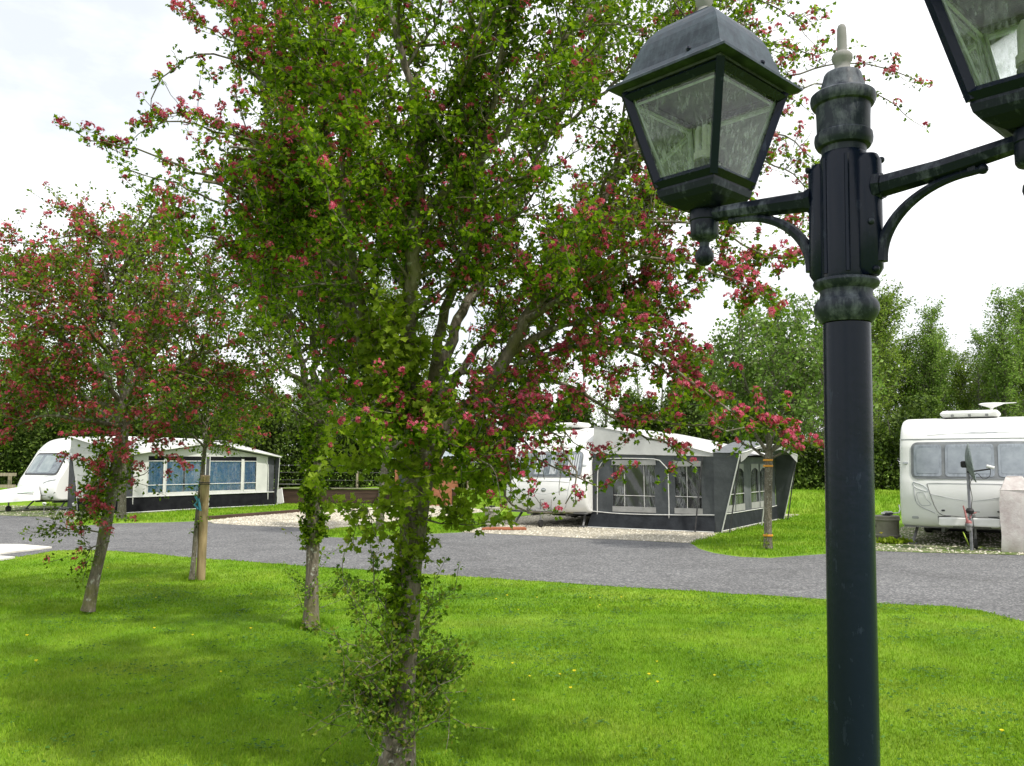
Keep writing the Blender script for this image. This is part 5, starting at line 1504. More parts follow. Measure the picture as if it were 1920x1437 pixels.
for z_ in (1.09, 1.325): tp_.square([(.236 if z_ < 1.2 else .118, z_ - .008), (.240 if z_ < 1.2 else .122, z_), (.236 if z_ < 1.2 else .118, z_ + .008)], m=4)
tp_.build('seam', M_WRAP, wr)
# waste water containers
M_TUB = mottled('beige grey plastic', (.24, .23, .185), (.32, .31, .26), 5, .55)
M_TUB2 = mottled('khaki plastic', (.15, .14, .105), (.21, .20, .16), 5, .55)
def tub(g, r, h, label, mat, hole):
    e = empty('waste_container', (g[0], g[1], 0), 0); tag(e, label, 'waste container')
    b = MB().lathe([(r * .9, 0), (r * .95, .03), (r * .95, .07), (r * 1.04, .08), (r * 1.04, .11), (r * .96, .125), (r * .93, h * .5), (r * .96, h * .80), (r * 1.08, h * .82), (r * 1.08, h * .86), (r * 1.02, h * .88), (r * 1.02, h * .97), (r * .95, h), (.02, h)], n=32)
    b.build('tub', mat, e)
    c = MB().lathe([(.001, h), (.07, h), (.075, h + .015), (.07, h + .035), (.001, h + .035)], n=16); c.build('cap', M_BLACK, e)
    d = math.atan2(-g[1], -g[0]) + hole
    p = (r * .95 * math.cos(d), r * .95 * math.sin(d), h * .58)
    q = MB().tube([p, (p[0] * 1.08, p[1] * 1.08, p[2])], .035, 12); q.build('outlet', M_SEAL, e)
    return e
t1 = tub(G(923, 990), .19, .50, 'beige round waste water tub on the grass left of the middle caravan', M_TUB, .45)
t2 = tub(G(1668, 1014) + [0, .1, 0], .245, .50, 'khaki round tub with hoses on its lid, between the lamp post and the right caravan', M_TUB2, -1.2)
ho = MB(); c0 = np.array(t2.location); hx = []
for k in range(30):
    a = k * .5; hx.append((.10 * math.cos(a) + .02 * k / 30, .08 * math.sin(a), .515 + .05 * k / 30 + .01))
ho.tube([np.array(q) for q in hx], .012, 6); ho.tube([(.1, 0, .54), (.24, -.05, .56), (.33, .1, .62), (.36, .2, .70)], .014, 6)
hob = ho.build('coiled_hose', M_WHITE2); hob.location = c0; tag(hob, 'white hose coiled on the lid of the khaki tub', 'hose')
bx_ = MB().box((.02, -.08, .54), (.16, .09, .05), .4, .015); bxo = bx_.build('water_pump', M_SEAL); bxo.location = c0; tag(bxo, 'small dark pump lying in front of the coiled hose on the khaki tub', 'pump')
# weed clump below the tub
wc = G(1668, 1020); r_ = np.random.default_rng(8); n = 260
p = np.stack([wc[0] + r_.normal(.05, .14, n), wc[1] - .05 + r_.normal(0, .06, n), r_.uniform(.0, .06, n)], 1); d = unit(r_.normal(0, 1, (n, 3)) + [0, 0, 1.2])
V, lp, sz = leaf_arrays(p - wc, d, r_.uniform(.05, .12, n), r_, False)
wd = np_mesh('weed_clump', V, lp, sz, M_LEAFB); wd.location = wc; tag(wd, 'leafy dandelion clump growing at the foot of the khaki tub', 'weed clump')
o = copy_tree(d0); q = G(1653, 1016); o.location = (q[0], q[1], .05); o.scale = (2.2,) * 3
tag(o, 'single larger yellow dandelion in the clump at the khaki tub', 'dandelion')

# ---------------------------------------------------------------- middle caravan
CM = (.77, 21.3)
rootM, yfM, patchM, seamM = caravan('white caravan with a small round emblem, charcoal awning on its side', CM,
    [(.345, .28), (.38, .12), (.50, .03), (.70, -.02), (.95, -.01), (1.15, .05), (1.25, .10), (1.78, .30), (1.90, .38), (2.10, .52), (2.28, .72), (2.40, .98), (2.47, 1.35)], 6.3, 2.3, 2.5)
fr = patchM(-.98, .98, 1.22, 1.86, .12, .012, skew=.03).build('front_window', M_CFRAME, rootM)
for x0, x1 in ((-.94, -.40), (-.35, .35), (.40, .94)):
    patchM(x0, x1, 1.26, 1.82, .06, .020, .01, skew=.01).build('pane', M_CWIN, fr)
for xa, xb in ((-.92, -.72), (.60, .90), (-.30, -.05), (.12, .30)):
    nc = MB()
    for k in range(5):
        x0 = xa + (xb - xa) * k / 5
        nc.add([(x0, yfM(x0, 1.30) - .024, 1.30), (x0 + (xb - xa) / 7, yfM(x0, 1.30) - .026, 1.30), (x0 + (xb - xa) / 7 * .9, yfM(x0, 1.78) - .026, 1.78), (x0 + .005, yfM(x0, 1.78) - .024, 1.78)], [(0, 1, 2, 3)])
    nc.build('net_curtain', M_NET, fr)
seamM([(-1.13, 1.95), (-.5, 1.95), (0, 1.95), (.5, 1.95), (1.13, 1.95)], .010)
seamM([(-.72, 1.10), (-.3, 1.12), (.3, 1.12), (.72, 1.10)], .006); seamM([(-.72, 1.10), (-.68, .8), (-.6, .5), (-.4, .43), (.4, .43), (.6, .5), (.68, .8), (.72, 1.10)], .006)
seamM([(-.70, .92), (-.3, .84), (.02, .80), (.3, .84), (.70, .92)], .005)
MBe = MB().lathe([(.001, 0), (.07, 0), (.075, .008), (.06, .014), (.001, .014)], n=20); em = MBe.build('emblem', mottled('chrome emblem', (.12, .14, .16), (.5, .52, .54), 25, .25, metal=.7), rootM)
em.location = (.02, yfM(.02, .90) + .004, .90); em.rotation_euler = (PI / 2, 0, 0); em.scale = (1, .75, 1)
MB().tube(catmull(np.array([(-.045, -.01, .016), (-.02, .02, .016), (.02, .012, .016), (.045, .03, .016)]), .01), .006, 6).build('badge_mark', M_WHITE2, em)
for sx in (-1, 1):
    patchM(sx * 1.02 - .045, sx * 1.02 + .045, 1.50, 1.535, .015, .02, .03).build('marker_light', M_DECAL, rootM)
MB().box((0, .02, .40), (.62, .06, .03), 0, .01).build('step_plate', M_WHITE2, rootM)
hitch(rootM, 0, -.70)
vt = MB().lathe([(.05, 0), (.05, .10), (.07, .11), (.07, .14), (.02, .15)], (.75, 2.3, 2.48), 14); vt.build('roof_vent', M_WHITE2, rootM)
MB().tube([(1.155, y, z) for y, z in ((.35, .5), (.30, 1.0), (.34, 1.5), (.50, 1.95), (.75, 2.25), (1.1, 2.44), (1.6, 2.49))], .014, 8).build('awning_rail', M_WHITE2, rootM)
# timber pads in front of it
M_PLANK = mottled('red brown timber', (.22, .07, .03), (.34, .12, .055), 6, .8, .4, 20, stretch=(1, 6, 6))
pk = MB(); a_, b_ = G(905, 996), G(985, 994)
for k in range(3):
    c = (a_ + b_) / 2 + np.array([.02 * k, .11 * k, .035 + .002 * k]); pk.box(tuple(c - a_), (float(np.linalg.norm(b_ - a_)) * (1 - .06 * k), .10, .05), -.02 + .03 * k, .008)
po = pk.build('timber_board', M_PLANK); po.location = a_; tag(po, 'red-brown timber boards lying on the gravel under the hitch and the beige tub', 'timber boards')

# ---- charcoal awning
M_CHAR = mottled('charcoal awning cloth', (.062, .069, .075), (.092, .10, .107), 3, .75, .35, 7, .03, spec=.25)
M_CHAR2 = mottled('lighter charcoal cloth', (.10, .108, .115), (.14, .15, .158), 3, .75, .35, 7, .03, spec=.25)
M_MUD = mottled('black mud skirt', (.012, .014, .018), (.026, .03, .036), 4, .7, .5, 6, .03, spec=.25)
M_LGREY = mottled('light grey roof cloth', (.40, .40, .395), (.52, .52, .51), 1.5, .7, .25, 5, .02)
M_MGREY = mottled('mid grey trim', (.28, .28, .275), (.37, .37, .36), 4, .7, .2, 8, .02)
M_PIPE = mottled('white piping', (.55, .55, .54), (.66, .66, .64), 12, .5)
M_VINYL = glassmat('clear vinyl window', (.82, .84, .85), .22, (.5, .52, .54), 9, .12, 1.6)
def fabric(name, mat, root, pl, w, rng_seed=0, amp=.012, sub=.12):
    """cloth panel: pl = 3-D corner quad (a,b,c,d); softly rippled, a few mm thick"""
    a, b, c, d = [np.array(q, float) for q in pl]
    nu = max(2, int(np.linalg.norm(b - a) / sub) + 1); nv = max(2, int(np.linalg.norm(d - a) / sub) + 1)
    nr = unit(np.cross(b - a, d - a))
    m = MB()
    def fn(u, v, o=0):
        p = (a * (1 - u) + b * u) * (1 - v) + (d * (1 - u) + c * u) * v
        edge = min(1, 6 * min(u, 1 - u)) * min(1, 6 * min(v, 1 - v))
        rip = math.sin(u * 9 + v * 5 + rng_seed) * .5 + math.sin(u * 17 - v * 11 + rng_seed * 2.1) * .3 + math.sin(v * 13 + rng_seed)*.2
        return p + nr * (amp * rip * edge + o)
    us = np.linspace(0, 1, nu); vv = np.linspace(0, 1, nv)
    m.grid(lambda u, v: fn(u, v), us, vv)
    m.grid(lambda u, v: fn(u, v, -.004), us, vv)
    return m.build(name, mat, root)
def pipes(name, paths, root, r=.012, mat=None):
    m = MB()
    for p_ in paths: m.tube(catmull(np.array(p_, float), .15) if len(p_) > 2 else p_, r, 6)
    return m.build(name, mat or M_PIPE, root)
AO = np.array([CM[0], CM[1]]) + 1.16 * np.array([.854, -.52]) + .42 * AXD
aw = empty('awning', (AO[0], AO[1], 0), AXR)
tag(aw, 'charcoal grey awning with pale roof and clear windows, beside the middle caravan', 'awning', 'caravan awnings')
DX, LY = 3.05, 5.35
# side wall (local y = 0) with two clear windows: wall pieces round the openings
def wallY(x0, x1, z0, z1, mat, seed, y=0.0, name='side_wall', sl=(0, 0)):
    return fabric(name, mat, aw, [(x0, y, z0), (x1, y, z0), (x1, y, z1 + sl[1]), (x0, y, z1 + sl[0])], 0, seed, .010)
TOPL, TOPR = 1.80, 1.72
def top(x): return TOPL + (TOPR - TOPL) * x / DX
W1 = (.55, 1.62, .52, 1.55); W2 = (2.12, 2.75, .52, 1.52)
xc = [0, W1[0], W1[1], W2[0], W2[1], DX]
wm = MB()
def cell(x0, x1, z0a, z0b, z1a, z1b, sd):
    a, b, c, d = np.array([(x0, 0, z0a), (x1, 0, z0b), (x1, 0, z1b), (x0, 0, z1a)])
    nu, nv = max(2, int((x1 - x0) / .1) + 1), max(2, int((z1a - z0a) / .1) + 1)
    for o in (0, .004):
        wm.grid(lambda u, v: (a * (1 - u) + b * u) * (1 - v) + (d * (1 - u) + c * u) * v + np.array([0, o + .014 * math.sin((x0 + u * (x1 - x0)) * 6 + 5 * v) + .007 * math.sin((x0 + u * (x1 - x0)) * 13 - 9 * v) * min(1, 5 * min(u, 1 - u)) * min(1, 5 * min(v, 1 - v)), 0]), np.linspace(0, 1, nu), np.linspace(0, 1, nv))
for i in range(5):
    x0, x1 = xc[i], xc[i + 1]
    if i in (1, 3):
        wn_ = W1 if i == 1 else W2
        cell(x0, x1, .36, .36, wn_[2], wn_[2], i); cell(x0, x1, wn_[3], wn_[3], top(x0), top(x1), i)
    else: cell(x0, x1, .36, .36, top(x0), top(x1), i)
wm.build('side_wall', M_CHAR, aw)
sk = fabric('mud_skirt', M_MUD, aw, [(-.12, -.10, .0), (DX + .02, -.10, .0), (DX, -.012, .37), (-.02, -.012, .37)], 0, 3, .025)
for wi, (x0, x1, z0, z1) in enumerate((W1, W2)):
    m = MB(); m.grid(lambda u, v: (u, .03 + .012 * math.sin(u * 14 + v * 9) , v), np.linspace(x0, x1, 12), np.linspace(z0, z1, 12))
    wo_ = m.build('clear_window', M_VINYL, aw)
    pipes('glazing_bar', [[(x0 + (x1 - x0) * f, .012, z0), (x0 + (x1 - x0) * f, .012, z1)] for f in ((.27, .74) if wi == 0 else (.45,))] + [[(x0, .012, z0 + .28), (x1, .012, z0 + .27)]], wo_, .007)
    fl = MB(); fl.box(((x0 + x1) / 2, -.012, z1 + .03), (x1 - x0 + .06, .012, .12)); fl.build('window_flap', M_MGREY, wo_); MB().box(((x0 + x1) / 2, -.012, z0 - .05), (x1 - x0 + .04, .012, .13)).build('window_flap', M_MGREY, wo_)
    cu = MB(); rr2 = np.random.default_rng(wi + 5)
    for (ca, cb_) in (((x0 + .03, x0 + .30), (x1 - .24, x1 - .03)) if wi == 0 else ((x0 + .03, x0 + .24),)):
        for k in range(9):
            u = ca + (cb_ - ca) * k / 9; wz = (cb_ - ca) / 14
            for sgm in range(4):
                if rr2.random() < .45: continue
                zt = z1 - (z1 - z0) * sgm / 4 - .02; zb = zt - (z1 - z0) / 4 * rr2.uniform(.5, 1.0); s_ = (sgm - 1.2) * .03 * (1 if ca < (x0 + x1) / 2 else -1)
                cu.add([(u - s_, .07, zb), (u + wz - s_, .085, zb), (u + wz, .085, zt), (u, .07, zt)], [(0, 1, 2, 3)])
    cu.build('tied_curtain', mottled('pale curtain', (.5, .5, .5), (.66, .66, .65), 9, .8), wo_)
pipes('piping', [[(.12, -.012, .0), (.13, -.012, .9), (.16, -.012, 1.45), (.30, -.012, 1.64), (.6, -.012, 1.68), (1.4, -.012, 1.67), (1.75, -.012, 1.63), (1.93, -.012, 1.45), (1.96, -.012, .9), (1.96, -.012, .0)],
                 [(-.02, -.016, .40), (.5, -.016, .37), (1.0, -.016, .36), (2.0, -.016, .37), (DX, -.016, .40)], [(-.10, -.10, .02), (1.0, -.11, .02), (2.0, -.11, .02), (DX, -.10, .02)]], aw)
# pale side gable above the wall, roof sheets
def roofz(x, y): return 2.45 + (1.76 - 2.45) * (x / DX) ** 1.15
gm = MB(); xs2 = np.linspace(0, DX, 16)
gm.grid(lambda x, t: (x, -.006 + .10 * t * (1 - x / DX), top(x) + (roofz(x, 0) - top(x)) * t + .02 * t), list(xs2), [0, .25, .5, .75, 1])
gm.build('roof_gable', M_LGREY, aw)
rm = MB(); rm.grid(lambda x, y: (x, .10 * (1 - x / DX) + y * (LY - .10 * (1 - x / DX)) / LY, roofz(x, y) + .02 - .03 * math.sin(y / LY * PI * 3) ** 2), list(xs2), list(np.linspace(0, LY, 22)))
rm.grid(lambda x, y: (x, .10 * (1 - x / DX) + y * (LY - .10 * (1 - x / DX)) / LY, roofz(x, y) + .015 - .03 * math.sin(y / LY * PI * 3) ** 2), list(xs2), list(np.linspace(0, LY, 22)))
rm.build('roof', M_LGREY, aw)
pipes('piping', [[(x, -.014, top(x)) for x in (0, 1, 2, DX)], [(x, .10 * (1 - x / DX) - .01, roofz(x, 0) + .02) for x in (0, .8, 1.6, 2.4, DX)]], aw, .010, M_MGREY)
# front wall (local x = DX) : dark windows with arched grey heads, centre pole, porch canopy with two peaks
WZ0, WZ1 = .55, 1.50
wins = [(.8, 1.48), (1.62, 2.3), (2.95, 3.63), (3.78, 4.46)]
fm = MB(); yc = [0]
for a, b in wins: yc += [a, b]
yc += [LY]
for i in range(len(yc) - 1):
    y0, y1 = yc[i], yc[i + 1]
    for (z0, z1) in (((.36, WZ0), (WZ1, 1.72)) if i % 2 else ((.36, 1.72),)):
        for o in (0, -.004):
            fm.grid(lambda y, z: (DX + o, y, z), np.linspace(y0, y1, max(2, int((y1 - y0) / .2) + 1)), np.linspace(z0, z1, max(2, int((z1 - z0) / .2) + 1)))
fm.build('front_wall', M_CHAR2, aw)
fabric('mud_skirt', M_MUD, aw, [(DX + .05, 0, 0), (DX + .05, LY, 0), (DX + .012, LY, .37), (DX + .012, 0, .37)], 0, 5, .02)
for a, b in wins:
    m = MB(); m.grid(lambda y, z: (DX - .02 + .006 * math.sin(y * 17), y, z), np.linspace(a, b, 8), np.linspace(WZ0, WZ1, 6)); wo_ = m.build('clear_window', M_VINYL, aw)
    h = MB(); mid_ = (a + b) / 2
    for k in range(10):
        ya, yb_ = a + (b - a) * k / 10, a + (b - a) * (k + 1) / 10
        za = WZ1 - .10 * abs((ya - mid_) / (b - a) * 2) ** 2; zb = WZ1 - .10 * abs((yb_ - mid_) / (b - a) * 2) ** 2
        h.add([(DX + .012, ya, za - .06), (DX + .012, yb_, zb - .06), (DX + .012, yb_, WZ1 + .05), (DX + .012, ya, WZ1 + .05)], [(0, 1, 2, 3)])
    h.build('window_flap', M_MGREY, wo_); h = MB()
    h.add([(DX + .012, a - .04, WZ0 - .14), (DX + .012, b + .04, WZ0 - .14), (DX + .012, b + .04, WZ0 + .02), (DX + .012, a - .04, WZ0 + .02)], [(0, 1, 2, 3)])
    h.build('window_flap', M_MGREY, wo_)
    pipes('glazing_bar', [[(DX + .004, a, WZ0 + .27), (DX + .004, b, WZ0 + .27)]], wo_, .009)
    cv = MB()
    for ys_ in (a + .02, b - .22):
        for k in range(4): cv.add([(DX - .07, ys_ + .05 * k, WZ0), (DX - .06, ys_ + .05 * k + .03, WZ0), (DX - .06, ys_ + .05 * k + .03, WZ1 - .05), (DX - .07, ys_ + .05 * k, WZ1 - .05)], [(0, 1, 2, 3)])
    cv.build('tied_curtain', mottled('grey curtain', (.18, .18, .18), (.34, .34, .34), 9, .8), wo_)
pipes('piping', [[(DX + .02, .5, 1.72), (DX + .03, .35, 1.1), (DX + .04, .22, .40), (DX + .07, .18, .02)], [(DX + .02, 0, .39), (DX + .02, 1.5, .38), (DX + .02, 3, .38), (DX + .02, 5, .38), (DX + .02, LY, .39)],
                 [(DX + .06, 0, .02), (DX + .06, LY, .02)]], aw)
# light triangle gore near the corner
fabric('corner_gore', M_MGREY, aw, [(DX + .03, .02, .42), (DX + .03, .72, .42), (DX + .03, .34, 1.25), (DX + .03, .30, 1.25)], 0, 2, .004)
# porch canopy: eave line dips and rises to two peaks, sides hang down as wings
PX = DX + .62
def eave(y): return 1.80 + .24 * abs(math.sin(PI * (y - .1) / (LY - .2) * 1.0)) ** 1.2
cn = MB(); ysn = list(np.linspace(-.05, LY + .05, 24))
for o in (0, -.006):
    cn.grid(lambda y, t: (DX - .02 + (PX - DX) * t, y, (roofz(DX, y) + .05 + .33 * abs(math.sin(PI * min(max((y) / LY, 0), 1)))) * (1 - t) + (eave(min(max(y, 0), LY)) - .02) * t + o), ysn, [0, .33, .66, 1])
cn.build('porch_roof', M_CHAR2, aw)
va = MB()
for k in range(24):
    ya, yb_ = LY * k / 24, LY * (k + 1) / 24
    def dz(y):
        q = (y / LY * 2) % 1.0
        return .06 + .16 * (1 - math.sin(PI * q))
    va.add([(PX, ya, eave(ya) - dz(ya)), (PX, yb_, eave(yb_) - dz(yb_)), (PX, yb_, eave(yb_) - .02), (PX, ya, eave(ya) - .02)], [(0, 1, 2, 3)])
va.build('valance', M_MGREY, aw)
fabric('wing', M_CHAR, aw, [(DX + .0, -.03, .02), (DX + .16, -.03, .02), (PX, -.03, 1.80), (DX, -.03, 1.80)], 0, 1, .006)
fabric('wing', M_CHAR, aw, [(DX + .0, LY + .03, .02), (DX + .2, LY + .03, .02), (PX, LY + .03, 1.80), (DX, LY + .03, 1.80)], 0, 1, .006)
pipes('piping', [[(PX, y, eave(y) - .01) for y in np.linspace(0, LY, 13)], [(DX + .16, -.035, .02), (PX, -.035, 1.80)], [(DX + .2, LY + .035, .02), (PX, LY + .035, 1.8)]], aw, .014)
for k in (0, 1, 2):
    y = LY * (k / 2); y = min(max(y, .02), LY - .02)
    MB().tube([(PX - .01, y, eave(y) - .02), (DX + .32, y, .02)], .016, 8).build('pole', M_PIPE if k == 1 else M_SEAL, aw)
# peg straps at the corner
pipes('guy_strap', [[(DX - .25, -.06, 1.7), (DX - .42, -.16, .01)]], aw, .018, M_SEAL)
# furniture seen dimly inside
ins_ = MB(); ins_.box((1.5, 3.0, .70), (1.2, .8, .04)); ins_.tube([(1.0, 2.7, 0), (1.0, 2.7, .7)], .02, 6); ins_.tube([(2.0, 2.7, 0), (2.0, 2.7, .7)], .02, 6); ins_.tube([(1.0, 3.3, 0), (1.0, 3.3, .7)], .02, 6); ins_.tube([(2.0, 3.3, 0), (2.0, 3.3, .7)], .02, 6)
tb_ = ins_.build('table', M_DARKIN); tb_.location = aw.location; tb_.rotation_euler = aw.rotation_euler; tag(tb_, 'dark camping table dimly seen through the vinyl window of the charcoal awning', 'table')
fabric('back_wall', M_CHAR2, aw, [(0, LY - .02, 0), (DX, LY - .02, 0), (DX, LY - .02, 1.74), (0, LY - .02, 2.4)], 0, 4, .004)

# ---------------------------------------------------------------- left caravan and its awning
CL = (-15.93, 28.75)
rootL, yfL, patchL, seamL = caravan('white streamlined caravan with a steeply raked front and pointed hitch cover, far left', CL,
    [(.345, .08), (.38, -.04), (.55, -.12), (.80, -.11), (1.05, -.02), (1.20, .08), (1.90, .48), (2.02, .56), (2.2, .73), (2.35, .95), (2.44, 1.25), (2.49, 1.65)], 6.6, 2.3, 2.52, False)
fr = patchL(-.96, .96, 1.18, 1.92, .14, .012, rb=.10, skew=.08).build('front_window', M_SEAL, rootL)
patchL(-.90, .90, 1.23, 1.87, .10, .020, .01, skew=.08).build('pane', M_CWIN, fr)
for x0, x1 in ((-.86, -.34), (-.20, .52)):
    patchL(x0, x1, 1.27, 1.83, .05, .024, .006, skew=.03).build('blind', mottled('pale blind behind the pane', (.20, .24, .26), (.32, .36, .37), 3, .15), fr)
seamL([(-1.1, 2.02), (0, 2.02), (1.1, 2.02)], .008)
seamL([(-.75, .52), (0, .50), (.75, .52)], .012, .003, M_CHASS); seamL([(-.25, .43), (.35, .43)], .01, .003, M_CHASS)
MB().tube(catmull(np.array([(.55, yfL(.55, .92) - .004, .92), (.80, yfL(.8, 1.0) - .004, 1.0), (1.05, yfL(1.05, 1.03) - .004, 1.03)]), .05), [.004, .02, .026, .028, .028, .03, .03, .03, .03, .03, .03, .03][:len(catmull(np.array([(.55, 0, .92), (.80, 0, 1.0), (1.05, 0, 1.03)]), .05))] if False else .02, 6).build('decal', M_DECAL, rootL)
seamL([(.35, 1.12), (.7, 1.16), (1.0, 1.19)], .006)
MB().box((-.1, yfL(-.1, .70) - .008, .70), (.035, .02, .10), 0, .008).build('emblem', M_SEAL, rootL)
hitch(rootL, 0, -1.35)
hc = MB(); secs = []
for t in np.linspace(0, 1, 8):
    y = -.15 - 1.35 * t; hw = .40 * (1 - t) ** .8 + .16; zt = .84 - .18 * t; z0_ = .36 - .06 * t
    secs.append([(-hw, y, z0_), (-hw, y, z0_ + .16), (-hw * .75, y, zt - .03), (0, y, zt), (hw * .75, y, zt - .03), (hw, y, z0_ + .16), (hw, y, z0_)])
hc.add([q for s_ in secs for q in s_], [(i * 7 + k, i * 7 + k + 1, (i + 1) * 7 + k + 1, (i + 1) * 7 + k) for i in range(7) for k in range(6)], True)
hc.add(secs[-1], [tuple(range(7))])
hco = hc.build('hitch_cover', M_WHITE, rootL)
gl_ = MB(); gl_.add([(.30, -.75, .62), (.45, -.35, .66), (.40, -.35, .73), (.24, -.78, .67)], [(0, 1, 2, 3)]); v0 = [(.305, -.75, .615), (.46, -.35, .655)]
gl_.tube([(.36, -.80, .60), (.54, -.36, .64)], [.012, .022], 8); gl_.build('vent_panel', mottled('pale green panel', (.35, .45, .42), (.45, .55, .5), 8, .4), hco)
# side wall window of the caravan above the awning is hidden; rail
AL = np.array(CL) + 1.16 * np.array([.854, -.52]) + .42 * AXD
al = empty('awning', (AL[0], AL[1], 0), AXR)
tag(al, 'white and black awning with blue curtains in its windows, on the left caravan', 'awning', 'caravan awnings')
M_CREAM = mottled('off white awning cloth', (.50, .50, .485), (.60, .60, .58), 2, .7, .25, 6, .02)
M_BLKC = mottled('black awning cloth', (.007, .007, .009), (.014, .015, .017), 4, .9, .4, 6, .02, spec=.12)
M_GRYC = mottled('slate awning cloth', (.045, .048, .055), (.075, .08, .09), 4, .65, .4, 6, .02)
def curtmat():
    t = NT('blue floral curtain')
    v = t.co('Object')
    n = t.noise(v, 9, 5, .65, .5); n2 = t.noise(v, 34, 3, .6)
    c = t.ramp(n, [(.35, (.14, .42, .78)), (.5, (.26, .55, .86)), (.62, (.52, .72, .88))])
    c = t.mix(1.0, c, t.ramp(n2, [(.35, .75), (.65, 1.15)]), 'MULTIPLY')
    return t.done(t.bsdf(c, .85, 0, .2))
M_CURT = curtmat()
DX2, LY2 = 2.95, 6.35
def yl_u(u):                                       # along the front wall, the place seen at pixel column u
    A = np.array([AL[0], AL[1]]) + DX2 * np.array([.854, -.52]); k = (u - CX) / F
    k = k  # x = k*y
    return (k * A[1] - A[0]) / (AXD[0] - k * AXD[1])
yw = [yl_u(u) for u in (281, 310, 315, 385, 395, 455, 460, 483)]
ye = yl_u(516); LY2 = ye
def ridge(y): return 1.86 + .42 * (1 - abs(2 * y / LY2 - 1)) ** 1.0
WB, WT = .62, 1.66
# left side wall (y=0) toward the hitch: grey gore, pale panel, window, black skirt
fabric('side_wall', M_GRYC, al, [(0, 0, 0), (.55, -.05, 0), (.35, 0, 1.1), (0, 0, 1.9)], 0, 1, .01)
fabric('side_wall', M_CREAM, al, [(.5, .01, .42), (DX2 - .1, .01, .42), (DX2 - .1, .01, 1.84), (.05, .01, 2.1)], 0, 2, .008)
fabric('mud_skirt', M_BLKC, al, [(.3, -.04, 0), (DX2, -.04, 0), (DX2, -.005, .44), (.3, -.005, .44)], 0, 3, .02)
fabric('corner_panel', M_BLKC, al, [(DX2 - .28, -.012, .4), (DX2, -.012, .4), (DX2, -.012, 1.84), (DX2 - .28, -.012, 1.88)], 0, 3, .004)
fabric('side_gable', M_LGREY, al, [(0, .005, 1.9), (DX2, .005, 1.84), (DX2, .02, 1.90), (0, .02, 2.44)], 0, 4, .006)
pipes('piping', [[(.5, -.02, .44), (DX2, -.02, .44)], [(.62, -.03, .02), (.5, -.01, .6), (.42, -.01, 1.1)]], al)
# front wall: pieces round the windows
seg = [0.12, yl_u(254)] + yw + [yl_u(505), ye]
fmA = MB(); fmB = MB()
def fq(m, y0, y1, z0, z1, z1b=None, off=0.0, n=6):
    for o in (0, -.004):
        m.grid(lambda y, t: (DX2 + off + o + .006 * math.sin(y * 5 + t * 4), y, z0 + ((z1 if z1b is None else z1 + (z1b - z1) * (y - y0) / (y1 - y0)) - z0) * t), np.linspace(y0, y1, n), np.linspace(0, 1, n))
# mud skirt: black
fabric('mud_skirt', M_BLKC, al, [(DX2 + .06, 0, 0), (DX2 + .06, LY2, 0), (DX2 + .008, LY2, .50), (DX2 + .008, 0, .50)], 0, 6, .015)
fq(fmA, yl_u(254), yw[0], .50, WT + .14); fq(fmA, yw[7], yl_u(504), .50, WT + .14)
fq(fmA, yw[1], yw[2], .50, WT + .06); fq(fmA, yw[5], yw[6], .50, WT + .06)
for a, b in ((yw[0], yw[1]), (yw[2], yw[3]), (yw[4], yw[5]), (yw[6], yw[7])): fq(fmA, a, b, .50, WB, n=4)
# gable field above the windows
for k in range(20):
    a, b = LY2 * k / 20, LY2 * (k + 1) / 20
    fq(fmA, a, b, WT + .14, ridge(a) - .03, ridge(b) - .03, n=3)
fmA.build('front_wall', M_CREAM, al)
hd = MB()
for a, b in ((yw[0], yw[1]), (yw[2], yw[3]), (yw[4], yw[5]), (yw[6], yw[7])): fq(hd, a, b, WT - .02, WT + .14, n=4)
hd.build('window_head', M_BLKC, al)
eg = MB(); fq(eg, 0, yl_u(254), .5, WT + .14, n=5); fq(eg, yl_u(504), LY2, .5, WT + .14, n=5); eg.build('edge_panel', M_GRYC, al)
cd = MB(); fq(cd, yw[3], yw[4], .50, WT + .14, n=4); cd.build('door_strip', M_GRYC, al)
for i in range(4):
    a, b = yw[2 * i], yw[2 * i + 1]
    m = MB(); m.grid(lambda y, z: (DX2 - .01, y, z), np.linspace(a, b, 6), np.linspace(WB, WT, 6)); wo_ = m.build('clear_window', M_VINYL, al)
    pipes('glazing_bar', [[(DX2 + .01, a, WB + .24), (DX2 + .01, b, WB + .24)], [(DX2 + .01, a, WT - .02), (DX2 + .01, b, WT - .02)], [(DX2 + .01, a, WB), (DX2 + .01, a, WT)], [(DX2 + .01, b, WB), (DX2 + .01, b, WT)]], wo_, .014)
    c = MB(); nn = int((b - a) / .018)
    fold = .03 if i in (0, 3) else .012
    c.grid(lambda y, z: (DX2 - .055 + fold * math.sin(y * (58 if i in (0, 3) else 30)) + .006 * math.sin(z * 4 + y * 9), y, z), np.linspace(a - .03, b + .03, max(12, nn)), np.linspace(WB - .04, WT, 6))
    co_ = c.build('curtain', M_CURT, wo_)
gap = MB().box((DX2 - .05, (yw[2] + yw[3]) / 2 - .0, (WB + WT) / 2), (.01, .05, WT - WB)); gap.build('dark_gap_bar', M_BLACK, al)  # solid black bar stands in for the dark gap between curtains
